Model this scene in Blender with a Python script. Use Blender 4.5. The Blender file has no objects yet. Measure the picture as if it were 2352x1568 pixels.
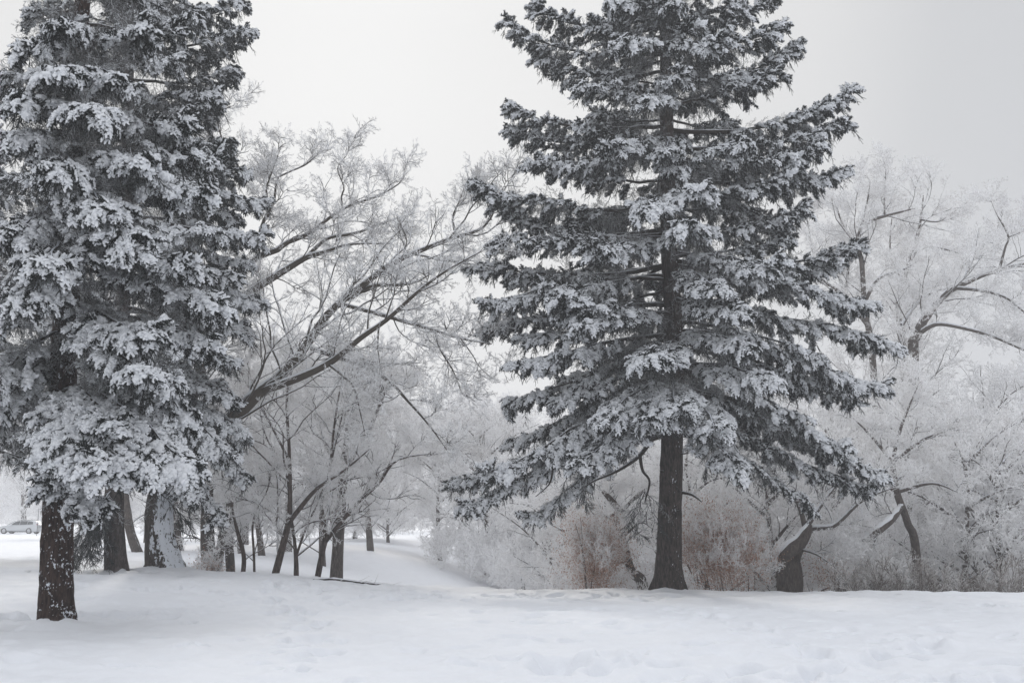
import bpy, math, random
import numpy as np
from mathutils import Vector
rng = np.random.default_rng(7)
random.seed(7)
SC = bpy.context.scene
COL = SC.collection
R_ = math.radians

# ------------------------------------------------------------------ camera
PITCH = R_(10.5)
F = 2287.0                      # focal length in units of a 2352 px wide picture
cam = bpy.data.cameras.new('camera'); camo = bpy.data.objects.new('camera', cam); COL.objects.link(camo)
cam.sensor_width = 36; cam.lens = 35.0; cam.clip_end = 3000; cam.clip_start = 0.1
camo.location = (0, 0, 1.6); camo.rotation_euler = (math.pi/2 + PITCH, 0, 0)
SC.camera = camo

def P(px, py, d):
    u = (px-1176.0)/F; v = (784.0-py)/F
    y = math.cos(PITCH) - v*math.sin(PITCH); z = math.sin(PITCH) + v*math.cos(PITCH)
    s = d/y
    return np.array([u*s, d, 1.6+z*s])

# ------------------------------------------------------------------ world, sun, exposure
SUN_EL, SUN_AZ = R_(27), R_(-12)          # azimuth from +Y towards +X
sund = np.array([math.sin(SUN_AZ)*math.cos(SUN_EL), math.cos(SUN_AZ)*math.cos(SUN_EL), math.sin(SUN_EL)])
w = bpy.data.worlds.new("World"); SC.world = w; w.use_nodes = True
nt = w.node_tree; nt.nodes.clear()
def N(nt, t, **kw):
    n = nt.nodes.new(t)
    for k, v in kw.items():
        if k.startswith('i_'):
            n.inputs[k[2:]].default_value = v
        else: setattr(n, k, v)
    return n
out = N(nt, 'ShaderNodeOutputWorld'); bg = N(nt, 'ShaderNodeBackground')
sky = N(nt, 'ShaderNodeTexSky', sky_type='NISHITA', sun_disc=False, sun_elevation=SUN_EL, sun_rotation=SUN_AZ)
sky.air_density = 1.5; sky.dust_density = 2.0
bw = N(nt, 'ShaderNodeRGBToBW')
tc = N(nt, 'ShaderNodeTexCoord')
dot = N(nt, 'ShaderNodeVectorMath', operation='DOT_PRODUCT'); dot.inputs[1].default_value = tuple(sund)
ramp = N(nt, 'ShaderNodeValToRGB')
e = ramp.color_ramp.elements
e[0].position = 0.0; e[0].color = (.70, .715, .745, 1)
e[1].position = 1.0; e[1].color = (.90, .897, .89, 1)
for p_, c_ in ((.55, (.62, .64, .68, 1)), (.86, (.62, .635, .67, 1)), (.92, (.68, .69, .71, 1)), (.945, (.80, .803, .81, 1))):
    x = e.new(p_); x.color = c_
mp = N(nt, 'ShaderNodeMapRange'); mp.inputs['From Min'].default_value = -1; mp.inputs['From Max'].default_value = 1
noi = N(nt, 'ShaderNodeTexNoise'); noi.inputs['Scale'].default_value = 1.6; noi.inputs['Detail'].default_value = 2
cl = N(nt, 'ShaderNodeMix', data_type='RGBA', blend_type='MULTIPLY')
mp2 = N(nt, 'ShaderNodeMapRange'); mp2.inputs['To Min'].default_value = .94; mp2.inputs['To Max'].default_value = 1.06
mx = N(nt, 'ShaderNodeMix', data_type='RGBA')
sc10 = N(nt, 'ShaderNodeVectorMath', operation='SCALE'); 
L = nt.links.new
L(tc.outputs['Generated'], dot.inputs[0]); L(dot.outputs['Value'], mp.inputs['Value']); L(mp.outputs[0], ramp.inputs['Fac'])
L(tc.outputs['Generated'], noi.inputs['Vector']); L(noi.outputs['Fac'], mp2.inputs['Value'])
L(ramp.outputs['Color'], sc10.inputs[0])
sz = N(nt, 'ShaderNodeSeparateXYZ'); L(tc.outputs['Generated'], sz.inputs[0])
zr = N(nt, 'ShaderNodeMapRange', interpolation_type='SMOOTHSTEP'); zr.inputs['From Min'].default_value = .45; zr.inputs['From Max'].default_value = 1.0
zr.inputs['To Min'].default_value = 9.2; zr.inputs['To Max'].default_value = 20.0          # overcast sky brightest overhead; zenith boosted out of view to light the snow
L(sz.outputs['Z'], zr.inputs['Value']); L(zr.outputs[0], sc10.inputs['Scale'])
cl.inputs[0].default_value = 1.0
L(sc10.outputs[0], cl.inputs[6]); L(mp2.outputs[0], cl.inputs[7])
L(sky.outputs[0], bw.inputs[0])
mx.inputs[0].default_value = 0.03
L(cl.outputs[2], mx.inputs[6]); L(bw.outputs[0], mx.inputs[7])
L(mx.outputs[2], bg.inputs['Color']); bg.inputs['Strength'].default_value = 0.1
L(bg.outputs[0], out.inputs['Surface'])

sl = bpy.data.lights.new('sun', 'SUN'); slo = bpy.data.objects.new('sun', sl); COL.objects.link(slo)
sl.energy = 1.5; sl.angle = R_(10); sl.color = (1, .95, .88)
slo.rotation_euler = Vector(tuple(sund)).to_track_quat('Z', 'Y').to_euler()
SC.view_settings.view_transform = 'Standard'; SC.view_settings.look = 'None'
SC.view_settings.exposure = 0.0; SC.view_settings.gamma = 1.0
SC.view_settings.use_curve_mapping = False
SC.render.engine = 'CYCLES'
SC.cycles.use_denoising = True
SC.cycles.max_bounces = 12; SC.cycles.diffuse_bounces = 9; SC.cycles.glossy_bounces = 1
SC.cycles.transmission_bounces = 9; SC.cycles.volume_bounces = 2; SC.cycles.transparent_max_bounces = 4
SC.cycles.use_adaptive_sampling = True

# ------------------------------------------------------------------ materials
def mat(name):
    m = bpy.data.materials.new(name); m.use_nodes = True
    t = m.node_tree; b = t.nodes['Principled BSDF']
    b.inputs['Roughness'].default_value = .9
    b.inputs['Specular IOR Level'].default_value = .2
    return m, t, b
def plain(name, c, rough=.6, spec=.3, metal=0):
    m, t, b = mat(name)
    b.inputs['Base Color'].default_value = (*c, 1); b.inputs['Roughness'].default_value = rough
    b.inputs['Specular IOR Level'].default_value = spec; b.inputs['Metallic'].default_value = metal
    return m
def math_(t, op, a, b=None, c=None, clamp=False):
    n = t.nodes.new('ShaderNodeMath'); n.operation = op; n.use_clamp = clamp
    for i, v in enumerate((a, b, c)):
        if v is None: continue
        if isinstance(v, (int, float)): n.inputs[i].default_value = v
        else: t.links.new(v, n.inputs[i])
    return n.outputs[0]
def noise(t, scale, detail=3, vec=None, rough=.55):
    n = t.nodes.new('ShaderNodeTexNoise'); n.inputs['Scale'].default_value = scale
    n.inputs['Detail'].default_value = detail; n.inputs['Roughness'].default_value = rough
    if vec is not None: t.links.new(vec, n.inputs['Vector'])
    return n.outputs['Fac']
def mixc(t, f, a, b):
    n = t.nodes.new('ShaderNodeMix'); n.data_type = 'RGBA'
    if isinstance(f, (int, float)): n.inputs[0].default_value = f
    else: t.links.new(f, n.inputs[0])
    for i, v in ((6, a), (7, b)):
        if isinstance(v, tuple): n.inputs[i].default_value = (*v, 1)
        else: t.links.new(v, n.inputs[i])
    return n.outputs[2]
def sstep(t, v, a, b):
    n = t.nodes.new('ShaderNodeMapRange'); n.interpolation_type = 'SMOOTHSTEP'
    t.links.new(v, n.inputs['Value']); n.inputs['From Min'].default_value = a; n.inputs['From Max'].default_value = b
    return n.outputs[0]
def normz(t):
    g = t.nodes.new('ShaderNodeNewGeometry'); s = t.nodes.new('ShaderNodeSeparateXYZ')
    t.links.new(g.outputs['Normal'], s.inputs[0]); return s, g
def bump(t, b, h, strength, dist):
    n = t.nodes.new('ShaderNodeBump'); n.inputs['Strength'].default_value = strength; n.inputs['Distance'].default_value = dist
    t.links.new(h, n.inputs['Height']); t.links.new(n.outputs[0], b.inputs['Normal'])
def geopos(t):
    return t.nodes.new('ShaderNodeNewGeometry').outputs['Position']
def objpos(t, scl=(1, 1, 1)):
    c = t.nodes.new('ShaderNodeTexCoord'); m = t.nodes.new('ShaderNodeMapping'); m.inputs['Scale'].default_value = scl
    t.links.new(c.outputs['Object'], m.inputs[0]); return m.outputs[0]

SNOWC = (.84, .87, .93)
def snow_mat(name, col, b1=12, d1=.01, b2=60, s=.5):
    m, t, b = mat(name)
    p = geopos(t)
    h = math_(t, 'ADD', noise(t, b1, 4, p), math_(t, 'MULTIPLY', noise(t, b2, 3, p), .3))
    bump(t, b, h, s, d1)
    c = mixc(t, sstep(t, noise(t, 3, 3, p), .3, .7), tuple(x*.97 for x in col), col)
    t.links.new(c, b.inputs['Base Color'])
    b.inputs['Roughness'].default_value = .75
    return m
M_GROUND = snow_mat('ground_snow', (.88, .895, .925), 7, .035, 45, .55)
M_SNOW = snow_mat('bough_snow', (.83, .845, .87), 30, .014, 110, .8)

def frost_mat(name, dark, frost, lo, hi, amp=.9, ns=30, trans=0.0):
    m, t, b = mat(name)
    s, g = normz(t)
    v = math_(t, 'ADD', s.outputs['Z'], math_(t, 'MULTIPLY', math_(t, 'SUBTRACT', noise(t, ns, 2, g.outputs['Position']), .5), amp))
    c_ = mixc(t, sstep(t, v, lo, hi), dark, frost); t.links.new(c_, b.inputs['Base Color'])
    if trans:                                   # rime lets light through
        tr = t.nodes.new('ShaderNodeBsdfTranslucent'); ms = t.nodes.new('ShaderNodeMixShader'); ms.inputs[0].default_value = trans
        t.links.new(c_, tr.inputs['Color']); t.links.new(b.outputs[0], ms.inputs[1]); t.links.new(tr.outputs[0], ms.inputs[2])
        t.links.new(ms.outputs[0], t.nodes['Material Output'].inputs['Surface'])
    return m
M_NEEDLE = frost_mat('spruce_needles', (.018, .022, .020), (.40, .42, .43), .25, 1.7, 1.5, 14)
M_DROOP = frost_mat('hanging_needles', (.020, .023, .021), (.36, .38, .40), .1, 1.5, 1.3, 12)
M_TWIG = frost_mat('frosted_twig', (.15, .13, .12), (.90, .905, .915), -.95, -.15, .8, 30)
M_TWIGW = frost_mat('hoar_twig', (.40, .375, .36), (.93, .93, .935), -1.05, -.35, .8, 30)
M_WAND = frost_mat('wand_twig', (.13, .105, .09), (.78, .76, .75), -.4, .6, 1.1, 30)
M_WEB = frost_mat('inner_twig', (.07, .065, .06), (.62, .64, .66), -.6, .6, .9)
M_WOOD = frost_mat('limb_bark', (.030, .023, .019), (.70, .73, .78), .45, .80, .5, 18)
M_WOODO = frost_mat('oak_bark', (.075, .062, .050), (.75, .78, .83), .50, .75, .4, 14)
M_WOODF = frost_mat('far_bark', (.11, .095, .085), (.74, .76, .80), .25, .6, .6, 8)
M_LEAF = plain('russet_leaf', (.40, .235, .165), .8)
M_LEAF2 = plain('pale_leaf', (.56, .42, .36), .8)

def bark_mat(name, c1, c2, snow=.0, sdir=(1, 0, 0), sscale=16, width=.10, dist=.02, sx=1.0, facing=.35):
    m, t, b = mat(name)
    p = objpos(t, (1, 1, .22)); po = objpos(t, (1, 1, .55 if sx == 1 else sx))
    a = noise(t, 26, 5, p, .7); bb = noise(t, 3, 2, objpos(t))
    f = sstep(t, a, .36, .66)
    c = mixc(t, f, c1, c2)
    c = mixc(t, math_(t, 'MULTIPLY', sstep(t, bb, .45, .75), .5), c, tuple(x*.55 for x in c1))
    if snow:
        g = t.nodes.new('ShaderNodeNewGeometry'); d = t.nodes.new('ShaderNodeVectorMath'); d.operation = 'DOT_PRODUCT'
        t.links.new(g.outputs['Normal'], d.inputs[0]); d.inputs[1].default_value = sdir
        v = math_(t, 'ADD', noise(t, sscale, 4, po, .6), math_(t, 'MULTIPLY', math_(t, 'SUBTRACT', noise(t, sscale*.22, 2, po), .5), .5))
        v = math_(t, 'ADD', v, math_(t, 'MULTIPLY', math_(t, 'SUBTRACT', d.outputs['Value'], 1.0), facing))
        k = sstep(t, v, 1-snow, 1-snow+width)
        c = mixc(t, k, c, (.80, .83, .88))
        a = math_(t, 'ADD', a, math_(t, 'MULTIPLY', k, .7))
    t.links.new(c, b.inputs['Base Color'])
    bump(t, b, a, .9, dist)
    return m
M_BARKM = bark_mat('spruce_trunk_bark', (.014, .010, .009), (.095, .075, .066), .335, (.6, -.75, .2), 22, .04, dist=.04, facing=.1)
M_BARKA = bark_mat('near_spruce_bark', (.014, .008, .007), (.075, .050, .042), .40, (.75, -.65, .1), 22, .05, facing=.05, sx=.8)
M_BARKB = bark_mat('grey_spruce_bark', (.055, .045, .042), (.14, .12, .115), .25, (.6, -.8, 0), 26, .04, facing=.1)
M_BARKO = bark_mat('snow_plastered_bark', (.04, .035, .03), (.12, .10, .09), .635, (.78, -.62, .1), 17, .04, facing=.34)
M_BARKD = bark_mat('dead_wood', (.06, .05, .045), (.15, .125, .11), .22, (0, 0, 1), 12, .1, facing=.5)

# ------------------------------------------------------------------ numpy helpers
def h3(i, j, k):
    n = (i*374761393 + j*668265263 + k*1274126177) & 0xffffffff
    n = ((n ^ (n >> 13))*1274126177) & 0xffffffff
    return ((n ^ (n >> 16)) & 0xffffff)/float(0xffffff)
def vnoise(x, y, z=0.0):
    x, y, z = np.broadcast_arrays(np.asarray(x, float), np.asarray(y, float), np.asarray(z, float))
    xi, yi, zi = np.floor(x).astype(np.int64), np.floor(y).astype(np.int64), np.floor(z).astype(np.int64)
    fx, fy, fz = x-xi, y-yi, z-zi
    fx, fy, fz = [f*f*(3-2*f) for f in (fx, fy, fz)]
    r = 0
    for a in (0, 1):
        for b in (0, 1):
            for c in (0, 1):
                wt = (fx if a else 1-fx)*(fy if b else 1-fy)*(fz if c else 1-fz)
                r = r + wt*h3(xi+a, yi+b, zi+c)
    return r
def nrm(v):
    return v/np.maximum(np.linalg.norm(v, axis=-1, keepdims=True), 1e-9)
def sm(x, a, b):
    t = np.clip((x-a)/(b-a), 0, 1); return t*t*(3-2*t)

class Geo:
    def __init__(s): s.V = []; s.Q = []; s.T = []; s.qm = []; s.tm = []; s.n = 0
    def add(s, V, Q=None, T=None, mi=0):
        s.V.append(V)
        if Q is not None and len(Q): s.Q.append(Q+s.n); s.qm.append(np.full(len(Q), mi))
        if T is not None and len(T): s.T.append(T+s.n); s.tm.append(np.full(len(T), mi))
        s.n += len(V)
    def tubes(s, Pt, Rr, sides=5, mi=0, zs=1.0, fn=None):
        """Pt (n,k,3), Rr (n,k)"""
        n, k, _ = Pt.shape
        T = nrm(np.gradient(Pt, axis=1))
        av = nrm(Pt[:, -1]-Pt[:, 0])
        ref = np.where(np.abs(av[:, 2:3]) > .9, np.array([[1., 0, 0]]), np.array([[0, 0, 1.]]))
        U = nrm(np.cross(T, ref[:, None, :])); W = np.cross(U, T)
        a = np.arange(sides)*2*np.pi/sides
        ca, sa = np.cos(a), np.sin(a)*zs
        X = Pt[:, :, None, :] + Rr[:, :, None, None]*(ca[None, None, :, None]*U[:, :, None, :] + sa[None, None, :, None]*W[:, :, None, :])
        if fn is not None: X = fn(X, Pt)
        V = X.reshape(-1, 3)
        i = np.arange(n)[:, None, None]; j = np.arange(k-1)[None, :, None]; q = np.arange(sides)[None, None, :]
        q2 = (q+1) % sides
        b = i*k*sides + j*sides
        Q = np.stack([b+q, b+q2, b+sides+q2, b+sides+q], -1).reshape(-1, 4)
        s.add(V, Q, None, mi)
    def mesh(s, name, mats, smooth=True, off=None):
        V = np.concatenate(s.V) if s.V else np.zeros((0, 3))
        if off is not None: V = V-np.asarray(off)
        Q = np.concatenate(s.Q) if s.Q else np.zeros((0, 4), int)
        T = np.concatenate(s.T) if s.T else np.zeros((0, 3), int)
        me = bpy.data.meshes.new(name)
        me.vertices.add(len(V)); me.vertices.foreach_set('co', V.astype(np.float32).ravel())
        lp = np.concatenate([Q.ravel(), T.ravel()]).astype(np.int32)
        me.loops.add(len(lp)); me.loops.foreach_set('vertex_index', lp)
        st = np.concatenate([np.arange(len(Q))*4, len(Q)*4+np.arange(len(T))*3]).astype(np.int32)
        me.polygons.add(len(st)); me.polygons.foreach_set('loop_start', st)
        mi = np.concatenate(s.qm+s.tm).astype(np.int32) if (s.qm or s.tm) else np.zeros(0, np.int32)
        me.polygons.foreach_set('material_index', mi)
        me.polygons.foreach_set('use_smooth', np.full(len(st), smooth))
        for m in mats: me.materials.append(m)
        me.update(calc_edges=True)
        return me

def tag(o, label=None, cat=None, group=None, kind=None):
    if label: o['label'] = label
    if cat: o['category'] = cat
    if group: o['group'] = group
    if kind: o['kind'] = kind
    return o
def empty(name, loc):
    o = bpy.data.objects.new(name, None); COL.objects.link(o); o.location = tuple(loc); o.empty_display_size = .2; return o
def obj(name, me, parent=None):
    o = bpy.data.objects.new(name, me); COL.objects.link(o)
    if parent is not None: o.parent = parent
    return o
def link(name, geo, mats, parent=None, smooth=True, off=None):
    if off is None and parent is not None:
        r = parent
        while r.parent is not None: r = r.parent
        off = r.location
    return obj(name, geo.mesh(name, mats, smooth, off), parent)

def paths(S, D, Ln, k, wig=.15, bias=(0, 0, 0)):
    n = len(S); S = np.asarray(S, float); D = nrm(np.asarray(D, float))
    bias = np.broadcast_to(np.asarray(bias, float), (n, 3))
    out = np.zeros((n, k, 3)); out[:, 0] = S; d = D.copy(); p = S.copy()
    for i in range(1, k):
        d = nrm(d + rng.normal(0, wig, (n, 3)) + bias/(k-1))
        p = p + d*(Ln/(k-1))[:, None]; out[:, i] = p
    return out
def sample(Pt, t):
    """Pt (n,k,3), t (n,m) in 0..1 -> pos (n,m,3), tangent (n,m,3)"""
    n, k, _ = Pt.shape
    x = np.clip(t, 0, .999)*(k-1); i = np.floor(x).astype(int); f = (x-i)[..., None]
    a = np.take_along_axis(Pt, i[..., None].repeat(3, -1), 1); b = np.take_along_axis(Pt, (i+1)[..., None].repeat(3, -1), 1)
    return a*(1-f)+b*f, nrm(b-a)
def resample(pts, k, rad=None):
    pts = np.asarray(pts, float); s = np.r_[0, np.cumsum(np.linalg.norm(np.diff(pts, axis=0), axis=1))]
    m = len(pts); tt = np.linspace(0, s[-1], k)
    # catmull-rom through the points
    def cr(v):
        o = np.zeros((k,)+v.shape[1:])
        for q, x in enumerate(tt):
            i = min(max(np.searchsorted(s, x)-1, 0), m-2); h = s[i+1]-s[i]; f = (x-s[i])/max(h, 1e-9)
            a = v[max(i-1, 0)]; b = v[i]; c = v[i+1]; d = v[min(i+2, m-1)]
            o[q] = .5*((2*b)+(c-a)*f+(2*a-5*b+4*c-d)*f*f+(3*b-a-3*c+d)*f**3)
        return o
    r = cr(pts)
    if rad is None: return r
    return r, np.interp(tt, s, rad)
def side_dirs(T, ang, flat=0.0, up=0.0):
    """child directions leaving tangents T (...,3) at angle ang; flat->keep horizontal, up bias"""
    rnd = rng.normal(0, 1, T.shape); rnd[..., 2] *= (1-flat)
    perp = nrm(rnd - (rnd*T).sum(-1, keepdims=True)*T)
    d = T*np.cos(ang)[..., None] + perp*np.sin(ang)[..., None]
    d[..., 2] += up
    return nrm(d)
def eulers(X, Zh):
    X = nrm(X); Y = nrm(np.cross(Zh, X)); Z = np.cross(X, Y)
    ry = -np.arcsin(np.clip(X[:, 2], -1, 1)); rx = np.arctan2(Y[:, 2], Z[:, 2]); rz = np.arctan2(X[:, 1], X[:, 0])
    return np.stack([rx, ry, rz], -1)

# ------------------------------------------------------------------ instancing of small sprays by geometry nodes
def gn_group(name, protos):
    g = bpy.data.node_groups.new(name, 'GeometryNodeTree')
    g.interface.new_socket('Geometry', in_out='INPUT', socket_type='NodeSocketGeometry')
    g.interface.new_socket('Geometry', in_out='OUTPUT', socket_type='NodeSocketGeometry')
    gi = g.nodes.new('NodeGroupInput'); go = g.nodes.new('NodeGroupOutput')
    j = g.nodes.new('GeometryNodeJoinGeometry')
    for o in reversed(protos):
        oi = g.nodes.new('GeometryNodeObjectInfo'); oi.inputs['Object'].default_value = o; oi.inputs['As Instance'].default_value = False
        ti = g.nodes.new('GeometryNodeGeometryToInstance')
        g.links.new(oi.outputs['Geometry'], ti.inputs[0]); g.links.new(ti.outputs[0], j.inputs[0])
    def att(n, ty):
        a = g.nodes.new('GeometryNodeInputNamedAttribute'); a.data_type = ty; a.inputs['Name'].default_value = n; return a.outputs['Attribute']
    ip = g.nodes.new('GeometryNodeInstanceOnPoints'); ip.inputs['Pick Instance'].default_value = True
    g.links.new(gi.outputs[0], ip.inputs['Points']); g.links.new(j.outputs[0], ip.inputs['Instance'])
    g.links.new(att('idx', 'INT'), ip.inputs['Instance Index']); g.links.new(att('rot', 'FLOAT_VECTOR'), ip.inputs['Rotation'])
    g.links.new(att('scl', 'FLOAT'), ip.inputs['Scale']); g.links.new(ip.outputs[0], go.inputs[0])
    return g
class Pts:
    def __init__(s): s.p = []; s.r = []; s.s = []; s.i = []
    def add(s, p, X, Z, scl, idx):
        if len(p) == 0: return
        s.p.append(p); s.r.append(eulers(X, Z)); s.s.append(np.broadcast_to(scl, len(p)).astype(float)); s.i.append(np.asarray(idx))
    def n(s): return sum(len(x) for x in s.p)
    def link(s, name, group, parent=None, kind='stuff'):
        if not s.p: return None
        off = np.zeros(3)
        if parent is not None:
            r = parent
            while r.parent is not None: r = r.parent
            off = np.array(r.location)
        p = np.concatenate(s.p)-off
        me = bpy.data.meshes.new(name); me.vertices.add(len(p)); me.vertices.foreach_set('co', p.astype(np.float32).ravel())
        a = me.attributes.new('rot', 'FLOAT_VECTOR', 'POINT'); a.data.foreach_set('vector', np.concatenate(s.r).astype(np.float32).ravel())
        a = me.attributes.new('scl', 'FLOAT', 'POINT'); a.data.foreach_set('value', np.concatenate(s.s).astype(np.float32))
        a = me.attributes.new('idx', 'INT', 'POINT'); a.data.foreach_set('value', np.concatenate(s.i).astype(np.int32))
        o = obj(name, me, parent); md = o.modifiers.new('scatter', 'NODES'); md.node_group = group
        if kind: o['kind'] = kind
        return o

def needles(g, Pt, per, ln, wd, mi, core=.006):
    n, k, _ = Pt.shape
    t = rng.random((n, per)); p, T = sample(Pt, t)
    d = side_dirs(T, rng.uniform(.55, 1.1, (n, per)))
    p = p.reshape(-1, 3); d = d.reshape(-1, 3); T = T.reshape(-1, 3)
    sd = nrm(np.cross(d, rng.normal(0, 1, d.shape)))*wd
    l = (ln*rng.uniform(.7, 1.2, len(p)))[:, None]
    V = np.stack([p-sd, p+sd, p+d*l], 1).reshape(-1, 3)
    g.add(V, None, np.arange(len(V)).reshape(-1, 3), mi)
    g.tubes(Pt, np.full(Pt.shape[:2], core)*np.linspace(1.1, .6, k), 4, mi)

def proto(name, g, mats): return bpy.data.objects.new(name, g.mesh(name, mats))

def spray(name, length, heavy, seed, curl=0.0):
    """a flat fan of needled shoots with cushions of snow on top, growing along +X"""
    global rng
    keep = rng; rng = np.random.default_rng(seed)
    g = Geo()
    stem = paths([[0, 0, 0]], [[1, 0, .05+curl]], np.array([length]), 7, .06, (0, 0, -.35+curl))
    m = 13
    t = np.linspace(.08, .97, m)[None]+rng.normal(0, .015, (1, m)); p, T = sample(stem, t)
    sgn = np.where(np.arange(m) % 2 == 0, 1., -1.)
    side = np.stack([np.zeros(m), sgn, np.zeros(m)], -1)
    d = nrm(T[0]*.75+side*.85+np.stack([np.zeros(m)]*2+[rng.normal(-.06+curl, .36-.14*heavy, m)], -1))
    ln = length*(.34*(1-.55*t[0])+.10)*rng.uniform(.7, 1.2, m)
    sh = paths(p[0], d, ln, 5, .10, (0.1, 0, -.25+curl))
    t3 = np.tile(np.array([[.3, .6, .8]]), (m, 1))+rng.normal(0, .06, (m, 3)); p3, T3 = sample(sh, t3)
    s3 = np.tile(np.array([1, -1, 1.])[None, :, None], (m, 1, 1))*np.cross(np.array([0, 0, 1.]), T3)
    d3 = T3*.7+s3*.7+rng.normal(0, .38, T3.shape); d3[..., 2] -= .12; d3 = nrm(d3).reshape(-1, 3)
    l3 = rng.uniform(.06, .11, 3*m)*length/.6
    sh3 = paths(p3.reshape(-1, 3), d3, l3, 5, .08, (0.1, 0, -.2+curl))
    allp = np.concatenate([sh, sh3])
    st5 = stem[:, [0, 1, 3, 5, 6]]
    needles(g, np.concatenate([allp, st5]), 30, .058, .0045, 0, .016)
    u = 12; tu = rng.uniform(.1, .95, (1, u)); pu, Tu = sample(stem, tu)
    pu = pu[0]+np.stack([np.zeros(u), rng.uniform(-.32, .32, u)*length*(1-tu[0]*.8), np.full(u, -.01)], -1)
    du = nrm(np.stack([rng.uniform(.1, .7, u), rng.normal(0, .35, u), np.full(u, -1.)], -1))
    needles(g, paths(pu, du, rng.uniform(.10, .24, u)*(length/.6), 5, .08), 34, .055, .0045, 0, .016)
    # snow: rounded pads lying on the shoots
    prof = np.array([0, .62, .95, 1.0, .97, .64, 0])
    def cush(Pt, rad, zs, lift, t0=0.0, t1=1.0):
        n = len(Pt); tt = t0+(t1-t0)*np.tile(np.array([[.0, .04, .25, .55, .88, .98, 1.]]), (n, 1)); q, T = sample(Pt, tt)
        q = q+T*np.array([-.55, -.38, 0, 0, .12, .45, .62])[None, :, None]*rad[:, None, None]
        q[..., 2] += lift*rad[:, None]+rng.normal(0, .10, (n, 1))*rad[:, None]
        r = rad[:, None]*prof*rng.uniform(.78, 1.22, (n, 7))
        g.tubes(q, r, 7, 1, zs, lambda X, Pp: X+rng.normal(0, 1, X.shape)*rad[:, None, None, None]*.12)
    base = .031+.016*heavy
    cov = .30+.58*heavy
    k1 = sh[rng.random(m) < cov+.15]
    if heavy > .7:
        cush(k1, base*rng.uniform(.85, 1.25, len(k1)), .75, .75)
    else:
        cush(k1, base*rng.uniform(.8, 1.2, len(k1)), .75, .85, .0, .48); cush(k1, base*rng.uniform(.8, 1.35, len(k1)), .75, .8, .55, 1.0)
    k3 = sh3[rng.random(len(sh3)) < cov*.55]; cush(k3, base*rng.uniform(.75, 1.25, len(k3)), .75, .8, .1, 1)
    for a_, b_ in (((.0, .3), (.35, .6), (.65, 1.0)) if heavy > .5 else ((.1, .3), (.75, 1.0))): cush(stem, np.array([base*rng.uniform(1.0, 1.4)]), .75, .8, a_, b_)
    if heavy > .5:
        nn = int(2+5*heavy); tp = rng.uniform(.1, .85, (1, nn)); q, T = sample(stem, tp)
        q = q[0]+np.stack([np.zeros(nn), rng.uniform(-.25, .25, nn)*length*(1-tp[0]*.8), np.full(nn, .01)], -1)
        pad = paths(q, nrm(np.stack([np.ones(nn), rng.normal(0, .7, nn), rng.normal(0, .05, nn)], -1)), rng.uniform(.05, .10, nn), 5, .05)
        cush(pad, rng.uniform(.08, .14, nn)*(.7+.4*heavy), .5, .4)
    rng = keep
    return proto(name, g, [M_NEEDLE, M_SNOW])

def droop(name, seed, length=.5, snowy=.0):
    """a pendulous needled branchlet; grows along +X (placed hanging)"""
    global rng
    keep = rng; rng = np.random.default_rng(seed); g = Geo()
    stem = paths([[0, 0, 0]], [[1, 0, 0]], np.array([length]), 6, .1)
    m = 9; t = rng.uniform(.1, .98, (1, m)); p, T = sample(stem, t)
    d = side_dirs(T, rng.uniform(.4, .9, (1, m)))[0]
    sh = paths(p[0], d, rng.uniform(.10, .22, m)*length/.5, 6, .1, (.8, 0, 0))
    needles(g, np.concatenate([stem, sh]), 34, .024, .0024, 0, .006)
    rng = keep
    return proto(name, g, [M_DROOP])

def twig(name, seed, thick, mats, levels=3, spread=.75, wig=.13, up=.1, side=3, kids=(8, 5, 4)):
    """a bare branching twig one metre long, frost along it"""
    global rng
    keep = rng; rng = np.random.default_rng(seed); g = Geo()
    a = paths([[0, 0, 0]], [[1, 0, 0]], np.array([1.0]), 7, wig)
    g.tubes(a, np.linspace(thick, thick*.55, 7)[None], side+1, 0)
    cur, ln, r = a, np.array([1.0]), thick*.8
    for lv, (m, ratio) in enumerate(tuple(zip(kids, (.55, .47, .42)))[:levels]):
        n = len(cur); t = (np.arange(m)[None]+rng.random((n, m)))/m*.86+.12
        p, T = sample(cur, t)
        d = side_dirs(T, rng.uniform(spread*.7, spread*1.2, (n, m)), .25, up)
        l = (ln[:, None]*ratio*(1.1-.6*t)*rng.uniform(.7, 1.25, (n, m))).ravel()
        k = 5 if lv == 0 else 4 if lv == 1 else 3
        cur = paths(p.reshape(-1, 3), d.reshape(-1, 3), l, k, wig*1.2, (0, 0, up)); ln = l
        g.tubes(cur, np.tile(np.linspace(r, r*.6, k), (len(cur), 1)), side, 0); r *= .8
    rng = keep
    return bpy.data.objects.new(name, g.mesh(name, mats, False))

SPR = [spray('spray', .62, .35, 1), spray('spray', .55, .6, 2), spray('spray', .60, .15, 3, .12), spray('spray', .5, .5, 4, .22),
       spray('spray', .62, 1.0, 5), spray('spray', .55, .95, 6), spray('spray', .66, .85, 7, -.1)]
DRP = [droop('droop', 11), droop('droop', 12), droop('droop', 13, .6)]
WEB = [twig('web_twig', 21, .008, [M_WEB], 2, .8, .2, 0), twig('web_twig', 22, .007, [M_WEB], 3, .7, .22, 0)]
G_SPR = gn_group('spruce_sprays', SPR+DRP+WEB)      # 0-3 light, 4-6 heavy, 7-9 droop, 10-11 web
TWO = [twig('oak_twig', 31+i, .0125, [M_TWIG], 3, .85, .2, .12, 3, (6, 4, 3)) for i in range(6)]
G_OAK = gn_group('oak_twigs', TWO)
TWH = [twig('hoar_twig', 41+i, .0125, [M_TWIGW], 3, .85, .18, .05) for i in range(5)]
G_HOAR = gn_group('hoar_twigs', TWH)
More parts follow.
